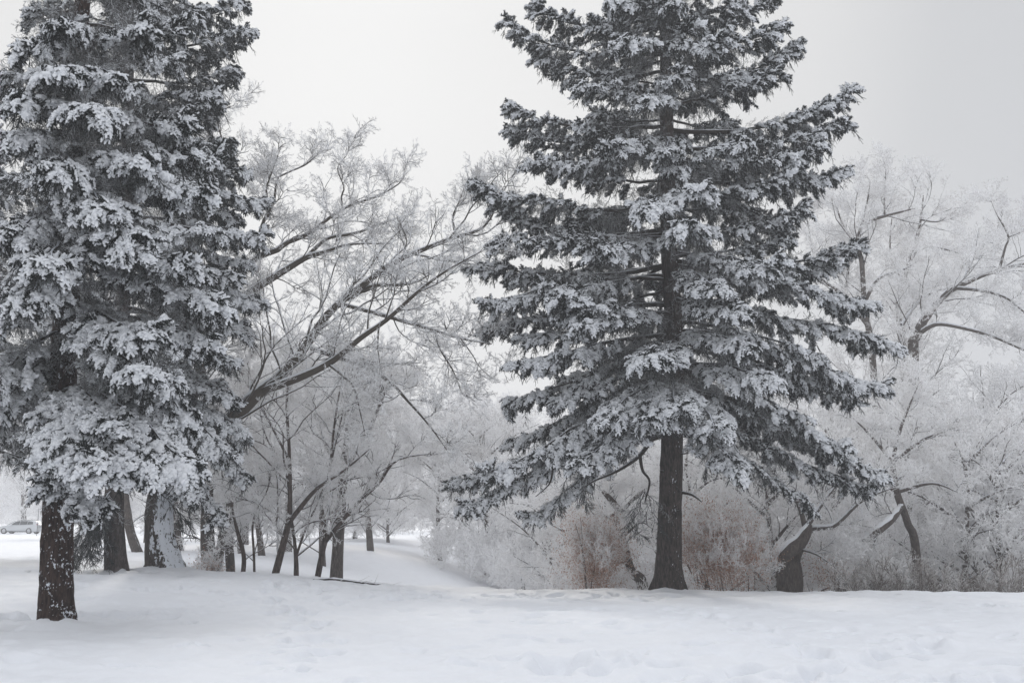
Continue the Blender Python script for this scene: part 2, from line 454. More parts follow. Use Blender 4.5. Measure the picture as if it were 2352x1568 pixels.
TWL = [twig('wand_twig', 51+i, .0078, [M_WAND], 3, .5, .08, .05) for i in range(3)]
G_WAND = gn_group('wand_twigs', TWL)
def leafy(name, seed, mats, n=60):
    r = np.random.default_rng(seed); g = Geo()
    c = r.normal(0, .22, (n, 3)); c[:, 0] += .3; a = nrm(r.normal(0, 1, (n, 3))); b = nrm(np.cross(a, r.normal(0, 1, (n, 3))))
    l = r.uniform(.03, .055, n)[:, None]; wd = l*.42
    V = np.stack([c, c+a*l*.5+b*wd+np.cross(a, b)*.006, c+a*l, c+a*l*.5-b*wd+np.cross(a, b)*.006], 1).reshape(-1, 3)
    Q = np.arange(len(V)).reshape(-1, 4)
    h = n//2
    g.add(V, Q[:h], None, 0); g.Q.append(Q[h:]); g.qm.append(np.full(n-h, 1))
    return bpy.data.objects.new(name, g.mesh(name, mats, False))
LF = [leafy('leaf_cluster', 61+i, [M_LEAF, M_LEAF2]) for i in range(3)]
G_LEAF = gn_group('leaf_clusters', LF)

# ------------------------------------------------------------------ ground
tracks = []
def add_track(x0, y0, x1, y1, n, wob=.25, sz=.13, dp=.05):
    for i in range(n):
        t = (i+random.random()*.5)/n
        tracks.append((x0+(x1-x0)*t+random.gauss(0, wob), y0+(y1-y0)*t+random.gauss(0, wob), sz*random.uniform(.7, 1.4), dp*random.uniform(.4, 1.3)))
add_track(-1.8, 9.5, -4.5, 21, 34); add_track(-4.5, 21, -6, 26, 14)
add_track(1.2, 9.5, 6.5, 15.5, 30, .3, .16, .06); add_track(3.0, 10.5, 9, 13.5, 26, .35, .16, .06); add_track(-1, 12.5, 5.5, 11.2, 24, .3, .15, .05)
add_track(-9.5, 17.6, -3, 19.6, 22, .15, .15, .05); add_track(-12, 17.8, -6, 18.6, 22, .12, .16, .06); add_track(-6, 20, 0, 24, 30, .5)
add_track(-3, 23, 4, 25.5, 50, .6, .13, .05); add_track(-9, 22, -2, 25, 60, .9, .13, .05); add_track(0, 17, 9, 16, 26, .5, .13, .04)
add_track(4, 14, 3, 24, 26, .3, .13, .05); add_track(-12, 24, -5, 27, 40, .8, .13, .05); add_track(-1, 20, 11, 22, 34, .5, .12, .04)
for i in range(150):
    tracks.append((random.uniform(-14, 14), random.uniform(12, 27), random.uniform(.08, .2), random.uniform(.015, .05)))
for i in range(45):
    tracks.append((random.uniform(0, 8), random.uniform(9, 15), random.uniform(.15, .36), random.uniform(.03, .07)))
TR = np.array(tracks); TR[:, 3] *= 3.3; TR[:, 2] *= 1.1
MOUNDS = [(P(1540, 1355, 26.8)[0], 26.8, .42, .12), (P(135, 1420, 16.85)[0], 16.85, .40, .13), (P(95, 1420, 16.8)[0], 16.8, .22, .05), (P(372, 1312, 27)[0], 27, .9, .14), (P(265, 1305, 26)[0], 26, .7, .08)]
def ground_z(x, y, fine=True):
    x = np.asarray(x, float); y = np.asarray(y, float)
    near = .50*sm(-x, -1, 11)*sm(y, 15, 27)-.10*sm(x, 2, 12)*sm(y, 12, 27)-.03
    near = near+.10*(vnoise(x*.18+3, y*.22)-.5)+.05*(vnoise(x*.7, y*.7+9)-.5)
    wl = 1-sm(x/np.maximum(y, 1), -.40, -.30)
    far = np.clip(-.15-.25*(x+6.7), -5.0, .42)
    far = np.minimum(far, .42)*1.0
    k = .35; far = .42-np.logaddexp(0, (.42-(-.15-.25*(x+6.7)))/k)*k; far = np.maximum(far, -5)
    far = far+.0035*np.clip(y-40, 0, 400)*sm(-x, -6, 30)+.25*(vnoise(x*.07, y*.07)-.5)*sm(y, 35, 60)
    far = far+ .02*np.clip(y-90, 0, 400)*sm(x, -10, 30)
    far = np.where(wl > 0, far*(1-wl)+(.46+.0035*(y-27)+.1*(vnoise(x*.1, y*.1)-.5))*wl, far)
    a = sm(y, 27.2, 33+0*x)
    z = near*(1-a)+far*a
    z = z-.35*np.exp(-((y-31)/2.2)**2)*sm(-x, -3, 8)*(1-wl)
    if fine:
        z = z+.085*(vnoise(x*1.6, y*1.9+4)-.5)+.050*(vnoise(x*4, y*4.5)-.5)+.012*(vnoise(x*9, y*9)-.5)
        for mx_, my_, s_, h_ in MOUNDS:
            z = z+h_*np.exp(-((x-mx_)**2+(y-my_)**2)/(s_*s_))
    return z
def build_ground():
    th = np.concatenate([np.linspace(-180, -36, 30)[:-1], np.linspace(-36, 36, 760), np.linspace(36, 180, 30)[1:-1]])
    th = np.radians(th)
    r = np.concatenate([[.3, 1.5, 3, 5, 6.5], np.geomspace(7.6, 33, 400), np.geomspace(33.3, 75, 90), np.geomspace(78, 900, 40)])
    nt_, nr = len(th), len(r)
    X = np.sin(th)[:, None]*r[None]; Y = np.cos(th)[:, None]*r[None]
    Z = ground_z(X, Y)
    if True:
        xs, ys = X.ravel(), Y.ravel(); zz = Z.ravel()
        # footprints: splat every dimple on the vertices near it
        lr = np.log(r); 
        Zg = Z
        for tx, ty, s_, d_ in TR:
            rr = math.hypot(tx, ty); tt = math.atan2(tx, ty)
            i0, i1 = np.searchsorted(th, [tt-3.2*s_/rr, tt+3.2*s_/rr]); j0, j1 = np.searchsorted(r, [rr-3.2*s_, rr+3.2*s_])
            if i1 <= i0 or j1 <= j0: continue
            a = random.uniform(0, 3.14); ca, sa = math.cos(a), math.sin(a)
            dx = X[i0:i1, j0:j1]-tx; dy = Y[i0:i1, j0:j1]-ty
            u = (dx*ca+dy*sa)/(s_*1.25); v = (-dx*sa+dy*ca)/(s_*.8)
            q = u*u+v*v
            Zg[i0:i1, j0:j1] += d_*(-1.1*np.exp(-q**1.5*.9)+.20*np.exp(-(np.sqrt(q)-1.45)**2*4))
    V = np.stack([X, Y, Z], -1).reshape(-1, 3)
    i = np.arange(nt_)[:, None]; i2 = (i+1) % nt_; j = np.arange(nr-1)[None]
    Q = np.stack([i*nr+j, i*nr+j+1, i2*nr+j+1, i2*nr+j], -1).reshape(-1, 4)
    g = Geo(); g.add(V, Q)
    c0 = len(V)
    T = np.stack([np.full(nt_, c0), np.arange(nt_)*nr, ((np.arange(nt_)+1) % nt_)*nr], -1)
    g.add(np.array([[0, 0, float(ground_z(0, 0))]]), None, None)
    g.T.append(T); g.tm.append(np.zeros(nt_, int))
    return tag(link('snow_ground', g, [M_GROUND]), 'wide snow covered ground with soft footprints', kind='structure')
build_ground()
def gz(x, y): return float(ground_z(x, y))

# ------------------------------------------------------------------ trunks
def trunk(name, pts, rad, material, parent, sides=40, k=90, flare=.25, rough=.06, vert=7.0):
    pts = [np.asarray(p, float) for p in pts]
    base = pts[0].copy(); base[2] -= .5; pts = [base]+pts; rad = [rad[0]]+list(rad)
    C, Rr = resample(pts, k, rad)
    hgt = C[:, 2]-(base[2]+.5); Rr = Rr*(1+flare*np.exp(-np.clip(hgt, 0, 99)/.35))
    g = Geo()
    def fn(X, Pt):
        d = X-Pt[:, :, None, :]; ang = np.arctan2(d[..., 1], d[..., 0])
        s = X[..., 2]*1.3
        cx, cy = np.cos(ang)*vert, np.sin(ang)*vert
        n1 = vnoise(cx+50, cy+50, s*1.2)-.5; n2 = vnoise(cx*2.6+9, cy*2.6, s*4)-.5
        lump = vnoise(np.cos(ang)*1.3+7, np.sin(ang)*1.3, s*.5)-.5
        root = np.exp(-np.clip(X[..., 2]-base[2]-.5, 0, 99)/.28)*(vnoise(np.cos(ang)*2+3, np.sin(ang)*2, 0)-.3)*.5*(flare > 0)
        return Pt[:, :, None, :]+d*(1+rough*(1.5*n1+1.1*n2+1.0*lump)+root)[..., None]
    g.tubes(C[None], Rr[None], sides, 0, 1, fn)
    return link(name, g, [material], parent), C, Rr

def perp_up(B):
    T = nrm(np.gradient(B, axis=-2)); return nrm(np.array([0, 0, 1.])-T*T[..., 2:3])
# ------------------------------------------------------------------ spruces
def bough(root, A, T, heavy=.4, sag=None, dens=1.0, wide=1.0, dark=.5, r0=None, bare=.28, size=1.0, nosnow=False, web=1.0):
    A = np.asarray(A, float); T = np.asarray(T, float)
    D = T-A; Ln = np.linalg.norm(D); H = np.array([D[0], D[1], 0]); up = D[2]/max(Ln, .1)
    if up < -.05:
        C1 = A+.38*H+np.array([0, 0, .10*D[2]+.03*Ln]); C2 = A+.78*D+np.array([0, 0, .02*Ln])
    else:
        C1 = A+.40*H+np.array([0, 0, -.06*Ln]); C2 = A+.78*H+np.array([0, 0, .45*D[2]-.04*Ln])
    t = np.linspace(0, 1, 15)[:, None]
    B = (1-t)**3*A+3*(1-t)**2*t*C1+3*(1-t)*t*t*C2+t**3*T
    B[1:-1] += np.cumsum(rng.normal(0, .022*Ln**.5, (13, 3)), 0)*.6
    r0 = r0 or (.018+.0105*Ln)
    g = Geo(); Bp = B[None]
    rr = r0*(1-.82*np.linspace(0, 1, 15)**.9)
    g.tubes(Bp, rr[None], 8, 0)
    # snow ridge lying on the limb
    hor = np.clip(1-np.abs(nrm(np.gradient(B, axis=0))[:, 2])*1.2, 0, 1)
    if not nosnow:
        q = B+perp_up(B)*(rr*.68)[:, None]
        sr = rr*.78*hor*rng.uniform(.6, 1.15, 15); sr[0] = 0; sr[-1] = 0
        g.tubes(q[None], sr[None], 7, 1, .8)
    n2 = max(int((Ln*(1-bare))/.145), 4)
    ts = np.linspace(bare, .985, n2)+rng.normal(0, .012, n2); ts = np.clip(ts, .1, .99)
    p, Tn = sample(Bp, ts[None]); p, Tn = p[0], Tn[0]
    sgn = np.where(np.arange(n2) % 2 == 0, 1., -1.)
    lat = nrm(np.cross(Tn, np.array([0, 0, 1.])))*sgn[:, None]
    prof = np.clip(.34*Ln*(1.12-ts)*1.25, .18, 1.05)*np.clip((ts-bare)/.22+.45, 0, 1)*wide
    d2 = nrm(Tn*.72+lat*.85+np.array([0, 0, 1.])*rng.normal(-.16, .10, n2)[:, None])
    l2 = prof*rng.uniform(.75, 1.15, n2)
    S2 = paths(p, d2, l2, 7, .05, (0, 0, -.38))
    g.tubes(S2, np.tile(np.linspace(.011, .004, 7), (n2, 1)), 4, 0)
    bo = link('bough', g, [M_WOOD, M_SNOW], root)
    pts = Pts()
    Z = np.array([0, 0, 1.])
    def place(pp, X, scl, idx, roll=.5):
        m = len(pp); zz = np.tile(Z, (m, 1))+rng.normal(0, roll, (m, 3)); pts.add(pp, X, zz, scl, idx)
    # sprays along secondaries
    m = max(int(7.0*dens*np.mean(l2)/.45+1), 2)
    tt = (np.arange(m)[None]+rng.random((n2, m)))/m*.85+.12
    q, Tq = sample(S2, tt); q = q.reshape(-1, 3); Tq = Tq.reshape(-1, 3)
    yaw = rng.uniform(-1.0, 1.0, len(q)); c, s = np.cos(yaw), np.sin(yaw)
    X = np.stack([Tq[:, 0]*c-Tq[:, 1]*s, Tq[:, 0]*s+Tq[:, 1]*c, Tq[:, 2]+rng.normal(.0+.25*max(up, 0), .22, len(q))], -1)
    lightp = rng.random(len(q)) > heavy
    idx = np.where(lightp, rng.integers(0, 4, len(q)), rng.integers(4, 7, len(q)))
    if nosnow: idx = rng.integers(7, 10, len(q))
    scl = size*rng.uniform(.25, .48, len(q))
    scl = scl*np.where(idx >= 4, 1.2, 1.0)
    place(q, X, scl, idx)
    # tip cluster, lifted shoots
    e = 5; te = rng.uniform(.86, 1, (1, e)); q, Tq = sample(Bp, te)
    yaw = rng.uniform(-.5, .5, e); c, s = np.cos(yaw), np.sin(yaw); Tq = Tq[0]
    X = np.stack([Tq[:, 0]*c-Tq[:, 1]*s, Tq[:, 0]*s+Tq[:, 1]*c, Tq[:, 2]+rng.uniform(-.1, .3, e)], -1)
    place(q[0], X, size*rng.uniform(.45, .7, e), rng.integers(7, 10, e) if nosnow else rng.integers(0, 4, e))
    # upright snowy shoots on the ridge of rising boughs
    if up > -.12 and not nosnow:
        e = int(Ln*5); te = rng.uniform(.45, .98, (1, e)); q, Tq = sample(Bp, te)
        X = Tq[0]*.6+rng.normal(0, .35, (e, 3)); X[:, 2] = rng.uniform(.5, 1.1, e)
        place(q[0], X, size*rng.uniform(.3, .5, e), rng.integers(2, 4, e), .6)
    # hanging dark branchlets
    m = max(int(dark*4.2), 1)
    tt = rng.uniform(.0, .92, (n2, m)); q, Tq = sample(S2, tt); q = q.reshape(-1, 3); Tq = Tq.reshape(-1, 3)
    X = Tq*.35+rng.normal(0, .22, q.shape); X[:, 2] = -1
    place(q, X, size*rng.uniform(.45, 1.0, len(q))*(1.0 if Ln > 1.5 else .7), rng.integers(7, 10, len(q)), .8)
    # inner frosted bare twigs
    e = int(Ln*7*web); te = rng.uniform(.12, .62, (1, e)); q, Tq = sample(Bp, te)
    X = side_dirs(Tq, rng.uniform(.5, 1.1, (1, e)), .4, -.25)[0]
    place(q[0], X, rng.uniform(.4, .85, e), rng.integers(10, 12, e), .8)
    pts.link('foliage', G_SPR, bo)
    return bo

def trunk_at(C, z):
    i = np.argmin(np.abs(C[:, 2]-z)); return C[i]

# --- the tall spruce right of centre
D0 = 27.0
def main_spruce():
    b = P(1535, 1357, D0); b[2] = gz(b[0], b[1])
    root = tag(empty('spruce_tree', b), 'tall snow dusted spruce with straight bare brown lower trunk standing alone right of centre', 'tree', 'snowy spruces')
    pp = [b]+[np.array([*P(x, y, D0)]) for x, y in ((1541, 1100), (1548, 800), (1536, 560), (1532, 300), (1526, 0))]
    top = pp[-1]+np.array([0, 0, 5.5]); pp.append(top)
    rad = [.335, .30, .26, .215, .19, .14, .02]
    o, C, Rr = trunk('trunk', pp, rad, M_BARKM, root, 56, 190, .30, .07, 9)
    def at_px(y): return trunk_at(C, P(1535, y, D0)[2])
    tips = [ # attach y, tip x, tip y, depth offset, heavy, wide
        (60, 1228, 0, .3, .2, .9), (115, 1165, 48, -.2, .2, .62), (165, 1240, 135, .6, .3, .9), (290, 1165, 240, -.3, .3, .62), (330, 1182, 298, .4, .3, .8),
        (380, 1212, 378, -.8, .35, .9), (470, 1096, 418, -.2, .3, .85), (520, 1165, 480, .9, .2, .9), (560, 1140, 560, -1, .1, 1.0), (610, 1096, 618, .4, .2, .9),
        (640, 1122, 690, -.6, .3, .9), (700, 1108, 765, .8, .1, .9), (770, 1185, 835, -.7, .6, .9), (820, 1168, 930, .3, .5, .9), (985, 1042, 1105, .2, .35, .75),
        (960, 1070, 1155, -.9, .45, .8), (1000, 1215, 1180, -.5, .6, .7), (930, 1130, 1080, -1.3, .5, .9), (880, 1180, 1010, 1.0, .3, .9),
        (50, 1770, 8, .3, .2, .9), (110, 1790, 60, -.8, .3, .9), (180, 1828, 105, .1, .35, .75), (200, 1745, 190, -.9, .2, .9), (300, 1950, 206, .3, .35, .7),
        (340, 1950, 290, -.2, .3, .62), (400, 1932, 392, .5, .3, .8), (385, 1890, 340, -1.0, .3, .9), (520, 1850, 470, -.6, .2, .9), (600, 1960, 565, .2, .25, .8),
        (610, 1905, 600, 1.1, .2, .9), (640, 2000, 695, -.6, .5, .9), (720, 2050, 790, .3, .5, .75), (760, 2030, 882, -.8, .7, .8), (790, 1955, 915, .9, .4, .8),
        (890, 2022, 1085, .3, .4, .8), (850, 1950, 1020, -1.1, .5, .8), (960, 1990, 1120, .9, .2, .7), (1000, 1865, 1165, -.2, .05, .45), (900, 1850, 1010, 1.4, .3, .9)]
    for ay, tx, ty, dd, hv, wd in tips:
        bough(root, at_px(ay), P(tx, ty, D0+dd), heavy=hv, wide=wd, dark=.6)
    # boughs reaching forward, backward and between
    front = [(230, 1480, 230, -3.1, .35), (200, 1560, 160, -3.0, .3), (470, 1610, 430, -4.0, .8), (500, 1480, 490, -4.2, .7), (560, 1560, 520, -4.3, .7), (330, 1400, 330, -2.8, .35),
             (330, 1545, 345, -2.9, .4), (370, 1560, 400, -2.3, .4), (740, 1270, 690, -3.4, .75), (730, 1340, 740, -3.8, .7), (800, 1500, 830, -4.6, .45), (880, 1560, 930, -4.7, .8), (900, 1500, 960, -4.2, .8),
             (900, 1650, 980, -4.4, .8), (850, 1780, 870, -3.8, .8), (780, 1720, 800, -4.0, .7), (930, 1330, 1060, -3.2, .6), (960, 1700, 1090, -3.3, .4), (640, 1650, 660, -4.4, .5),
             (130, 1420, 100, -2.8, .3), (120, 1640, 90, -2.9, .3), (880, 1400, 960, -4.0, .7), (560, 1360, 560, -3.9, .4), (600, 1780, 600, -3.6, .45), (400, 1720, 330, -3.4, .4),
             (690, 1700, 720, -4.2, .5), (40, 1540, 10, -2.5, .3), (40, 1400, 10, -2.2, .3), (240, 1330, 200, -2.4, .3)]
    for ay, tx, ty, dd, hv in front:
        bough(root, at_px(ay), P(tx, ty, D0+dd), heavy=hv*.8, wide=.85, dark=.5)
    zz = np.linspace(4.8, 20.8, 122)
    for i, z in enumerate(zz):
        phi = i*2.39996
        c, s = math.cos(phi), math.sin(phi)
        if s < -.35 and z < 15: continue
        Lm = np.interp(z, [4, 6, 9, 12.5, 16, 20.8], [5.2, 5.4, 4.7, 4.0, 2.8, .5])*random.uniform(.55, 1.0)*(.9 if abs(c) > .8 else 1)
        rise = np.interp(z, [4, 6, 9, 12, 16, 21], [-.30, -.22, -.08, .10, .22, .4])+random.gauss(0, .08)
        A = trunk_at(C, z-rise*Lm*.5); T = A+np.array([c*Lm, s*Lm, rise*Lm])
        if z > 15.5: bough(root, A, T, heavy=.3, dark=.5, dens=.7)
        else: bough(root, A, T, heavy=.25, dark=.75, dens=.85)
    # bare dead limbs below the crown, broken stubs on the trunk
    for py, sx, ln_ in ((1290, 1, .10), (1225, -1, .08), (1180, .4, .16), (1085, -1, .14), (1045, 1, .22), (1200, -.2, .10)):
        a = at_px(py); dr = nrm(np.array([sx, -.8, .15])); g = Geo(); q = a+dr*np.linspace(.22, .30+ln_, 5)[:, None]
        g.tubes(q[None], np.array([.035, .028, .024, .02, .012])[None], 8, 0); link('branch_stub', g, [M_WOOD], root)
    def limb(pts, rad, sides=8, label=None):
        q, r = resample([P(*p) for p in pts], 16, rad); g = Geo(); g.tubes(q[None], r[None], sides, 0)
        qq = q.copy(); qq[:, 2] += r*.5; g.tubes(qq[None], (r*.6*np.r_[0, np.ones(14), 0])[None], 6, 1, .7)
        return link('dead_limb', g, [M_WOOD, M_SNOW], root), q
    limb([(1530, 1000, 26.9), (1500, 1006, 26.8), (1470, 1045, 26.6), (1420, 1080, 26.3), (1360, 1106, 26.0), (1335, 1125, 25.9)], [.09, .075, .06, .04, .022, .01])
    o, q = limb([(1470, 1045, 26.6), (1476, 1080, 26.6), (1492, 1105, 26.5), (1482, 1150, 26.4)], [.05, .04, .03, .015])
    limb([(1565, 1130, 26.9), (1590, 1136, 26.7), (1612, 1152, 26.5)], [.045, .035, .015])
    limb([(1270, 1075, 25.6), (1262, 1110, 25.5), (1230, 1140, 25.3)], [.03, .022, .01])
    for dx, dy, dz in ((-.45, -.2, -.55), (.3, -.4, -.7), (-.1, .2, -.9)):
        bough(root, q[-1]+np.array([0, 0, .25]), q[-1]+np.array([dx, dy, dz]), nosnow=True, bare=.1, dark=.4, dens=.7, web=.3, r0=.012)
    for x, y, d in ((1360, 1150, 25.9), (1300, 1165, 25.5), (1690, 1060, 26), (1640, 1080, 26)):
        a = P(x, y-70, d)
        bough(root, a, P(x-20, y, d-.2), nosnow=True, bare=.1, dark=.8, dens=1.2, web=.3, r0=.012)
    return root
main_spruce()

# --- near spruce at the left
def near_spruce():
    Dn = 17.0
    b = P(125, 1421, Dn); b[2] = gz(b[0], b[1])
    root = tag(empty('spruce_tree', b), 'nearest spruce at the left edge, heavy snow cushions and snow flecked dark red brown trunk', 'tree', 'snowy spruces')
    pp = [b]+[P(x, y, Dn) for x, y in ((134, 1150), (148, 800), (172, 400), (190, 0))]; pp.append(pp[-1]+np.array([.1, 0, 4]))
    o, C, Rr = trunk('trunk', pp, [.265, .24, .21, .17, .13, .03], M_BARKA, root, 56, 170, .16, .09, 8)
    def at_px(y): return trunk_at(C, P(150, y, Dn)[2])
    A_ = [ # attach y, tip x, tip y, depth offset, heavy, wide
        (900, 432, 1062, -1.6, 1, 1.0), (905, 330, 1062, -2.2, 1, 1.0), (915, 235, 1058, -2.4, 1, 1.0), (915, 190, 1045, -2.3, 1, .9), (900, 300, 985, -1.2, 1, .9), (900, 250, 980, -2.0, 1, .8),
        (1095, 192, 1168, -1.0, 1, .55), (1075, 118, 1112, -1.0, 1, .5), (1080, 215, 1150, -.7, 1, .4),
        (700, 340, 760, -2.0, .9, .9), (760, 340, 850, -2.2, .9, .7), (600, 60, 690, -2.4, .9, .9), (560, 130, 600, -2.9, .8, .9),
        (640, -60, 760, -1.8, .9, .9), (520, 300, 580, -2.6, .9, .8), (450, 240, 480, -2.9, .9, .8), (470, 30, 540, -2.3, .8, .9), (380, 120, 390, -2.9, .8, .8),
        (330, 20, 330, -2.3, .7, .9), (360, 330, 370, -2.3, .9, .8), (280, 230, 270, -2.6, .85, .8), (260, 60, 230, -2.3, .8, .9), (200, 150, 170, -2.4, .8, .8),
        (170, 270, 180, -1.9, .8, .7), (120, 60, 110, -2.0, .7, .8), (100, 340, 60, -1.6, .6, .7), (60, 130, 60, -1.9, .7, .8), (420, 470, 440, -1.2, .8, .8), (560, 430, 600, -1.4, .8, .8),
        (620, 500, 700, -.8, .7, .8), (760, -50, 900, -1.5, .9, 1), (800, -40, 960, -1.2, .9, .7), (840, -80, 1040, -.5, .6, 1), (850, 440, 960, -.6, .8, .8),
        (790, 400, 880, -1.3, .9, .8), (720, 480, 800, -.4, .7, .8), (300, 420, 290, -.6, .7, .8)]
    for ay, tx, ty, dd, hv, wd in A_:
        big = hv == 1
        bough(root, at_px(ay), P(tx, ty, Dn+dd), heavy=hv, wide=wd*(1.15 if big else 1), dark=.25 if big else .55, dens=1.25 if big else .8,
              bare=.22, size=1.0 if big else .95, web=.3 if big else 2.4)
    for i, z in enumerate(np.linspace(4.8, 15.2, 32)):
        phi = i*2.39996+1; c, s = math.cos(phi), math.sin(phi)
        if s < -.25 and z < 11: continue
        if s < .3 and abs(c) < .8 and z < 6.5: continue
        Lm = np.interp(z, [3, 6, 9, 12, 15.2], [3.0, 2.8, 2.4, 1.8, .5])*random.uniform(.75, 1.05)
        rise = np.interp(z, [2.5, 6, 9, 15], [-.35, -.2, -.08, .3])+random.gauss(0, .04)
        A = trunk_at(C, z-rise*Lm*.5); bough(root, A, A+np.array([c*Lm, s*Lm, rise*Lm]), heavy=.5, dark=.7, web=1.8, dens=.8, size=.9)
    return root
near_spruce()

def rear_spruce():
    Db = 26.0
    b = P(265, 1305, Db); b[2] = gz(b[0], b[1])
    root = tag(empty('spruce_tree', b), 'second spruce behind the near one, grey brown trunk, long snowy boughs reaching right', 'tree', 'snowy spruces')
    pp = [b]+[P(x, y, Db) for x, y in ((262, 1150), (272, 900), (290, 500), (300, 0))]; pp.append(pp[-1]+np.array([.1, 0, 5]))
    o, C, Rr = trunk('trunk', pp, [.27, .235, .21, .17, .12, .03], M_BARKB, root, 44, 150, .16, .05, 8)
    def at_px(y): return trunk_at(C, P(270, y, Db)[2])
    T_ = [(40, 562, 8, 0, .3, .9), (110, 570, 72, -.3, .35, .8), (180, 540, 165, .3, .3, .9), (230, 495, 215, -.6, .4, .9), (270, 475, 275, .5, .3, .9), (330, 520, 330, -.3, .4, .9),
          (380, 560, 400, .4, .35, .9), (430, 600, 462, 0, .4, .8), (500, 602, 535, -.6, .5, .8), (540, 560, 600, .6, .5, .9), (600, 590, 690, -.2, .7, .9), (650, 575, 765, .3, .6, .9),
          (700, 530, 830, -.8, .8, .9), (770, 500, 880, .2, .5, .9), (850, 555, 985, 0, .8, .9), (880, 530, 1040, -.9, .8, .9), (920, 562, 1092, .3, .5, .7), (960, 495, 1190, -.2, .35, .7),
          (940, 450, 1130, -1.2, .2, .8), (1000, 430, 1150, .5, .1, .7), (800, 420, 960, -2.2, .8, .9), (60, 440, 40, -2.0, .4, .9), (160, 400, 130, -2.4, .4, .9), (290, 420, 270, -2.3, .4, .9),
          (400, 480, 420, -2.0, .5, .9), (520, 500, 540, -2.2, .6, .9), (640, 480, 680, -2.3, .6, .9), (200, 300, 200, -2.4, .3, .9), (30, 330, 20, -2.1, .4, .9), (740, 440, 800, -2.4, .6, .9)]
    for ay, tx, ty, dd, hv, wd in T_:
        bough(root, at_px(ay), P(tx, ty, Db+dd), heavy=hv, wide=wd, dark=.85)
    for i, z in enumerate(np.linspace(4.2, 20, 72)):
        phi = i*2.39996+.5; c, s = math.cos(phi), math.sin(phi)
        if s < -.5 and z < 14: continue
        Lm = np.interp(z, [4, 8, 12, 16, 20], [3.3, 3.3, 3.0, 2.2, .5])*random.uniform(.75, 1.02)
        rise = np.interp(z, [4, 8, 12, 20], [-.35, -.2, .0, .35])+random.gauss(0, .04)
        A = trunk_at(C, z-rise*Lm*.5); bough(root, A, A+np.array([c*Lm, s*Lm, rise*Lm]), heavy=.3, dark=.9, web=1.5, dens=.8)
    # low dark drooping boughs seen between the trunks
    for ax, ay, tx, ty, d in ((265, 1150, 185, 1275, 25.3), (265, 1160, 205, 1262, 25.2), (262, 1165, 232, 1275, 25.6), (268, 1130, 180, 1235, 25.0), (262, 1120, 220, 1215, 24.8), (262, 1180, 160, 1290, 26.2), (330, 1110, 440, 1190, 27.6)):
        bough(root, P(ax, ay, Db+.1), P(tx, ty, d), nosnow=True, dark=1.0, dens=1.3, bare=.2, web=.4, r0=.03)
    return root
rear_spruce()

def far_spruce():
    Dc = 31.0
    b = P(40, 1290, Dc); b[2] = gz(b[0], b[1])
    root = tag(empty('spruce_tree', b), 'dark spruce with low sweeping boughs behind the near trunk at the left edge', 'tree', 'snowy spruces')
    pp = [P(-70, 1290, Dc), P(-70, 600, Dc), P(-60, 0, Dc)]; pp[0][2] = gz(pp[0][0], Dc)
    root.location = tuple(pp[0])
    o, C, Rr = trunk('trunk', pp, [.26, .2, .04], M_BARKB, root, 28, 80, .16, .05, 8)
    for i, z in enumerate(np.linspace(3.6, 16.5, 62)):
        phi = i*2.39996; c, s = math.cos(phi), math.sin(phi)
        Lm = np.interp(z, [3, 8, 12, 17], [4.3, 3.8, 2.8, .5])*random.uniform(.75, 1.02); rise = np.interp(z, [3, 8, 17], [-.3, -.12, .3])
        if c > .2 and z > 7: Lm *= .8
        A = trunk_at(C, z-rise*Lm*.4); bough(root, A, A+np.array([c*Lm, s*Lm, rise*Lm]), heavy=.25, dark=1.0, web=.8, dens=.8)
    return root
far_spruce()

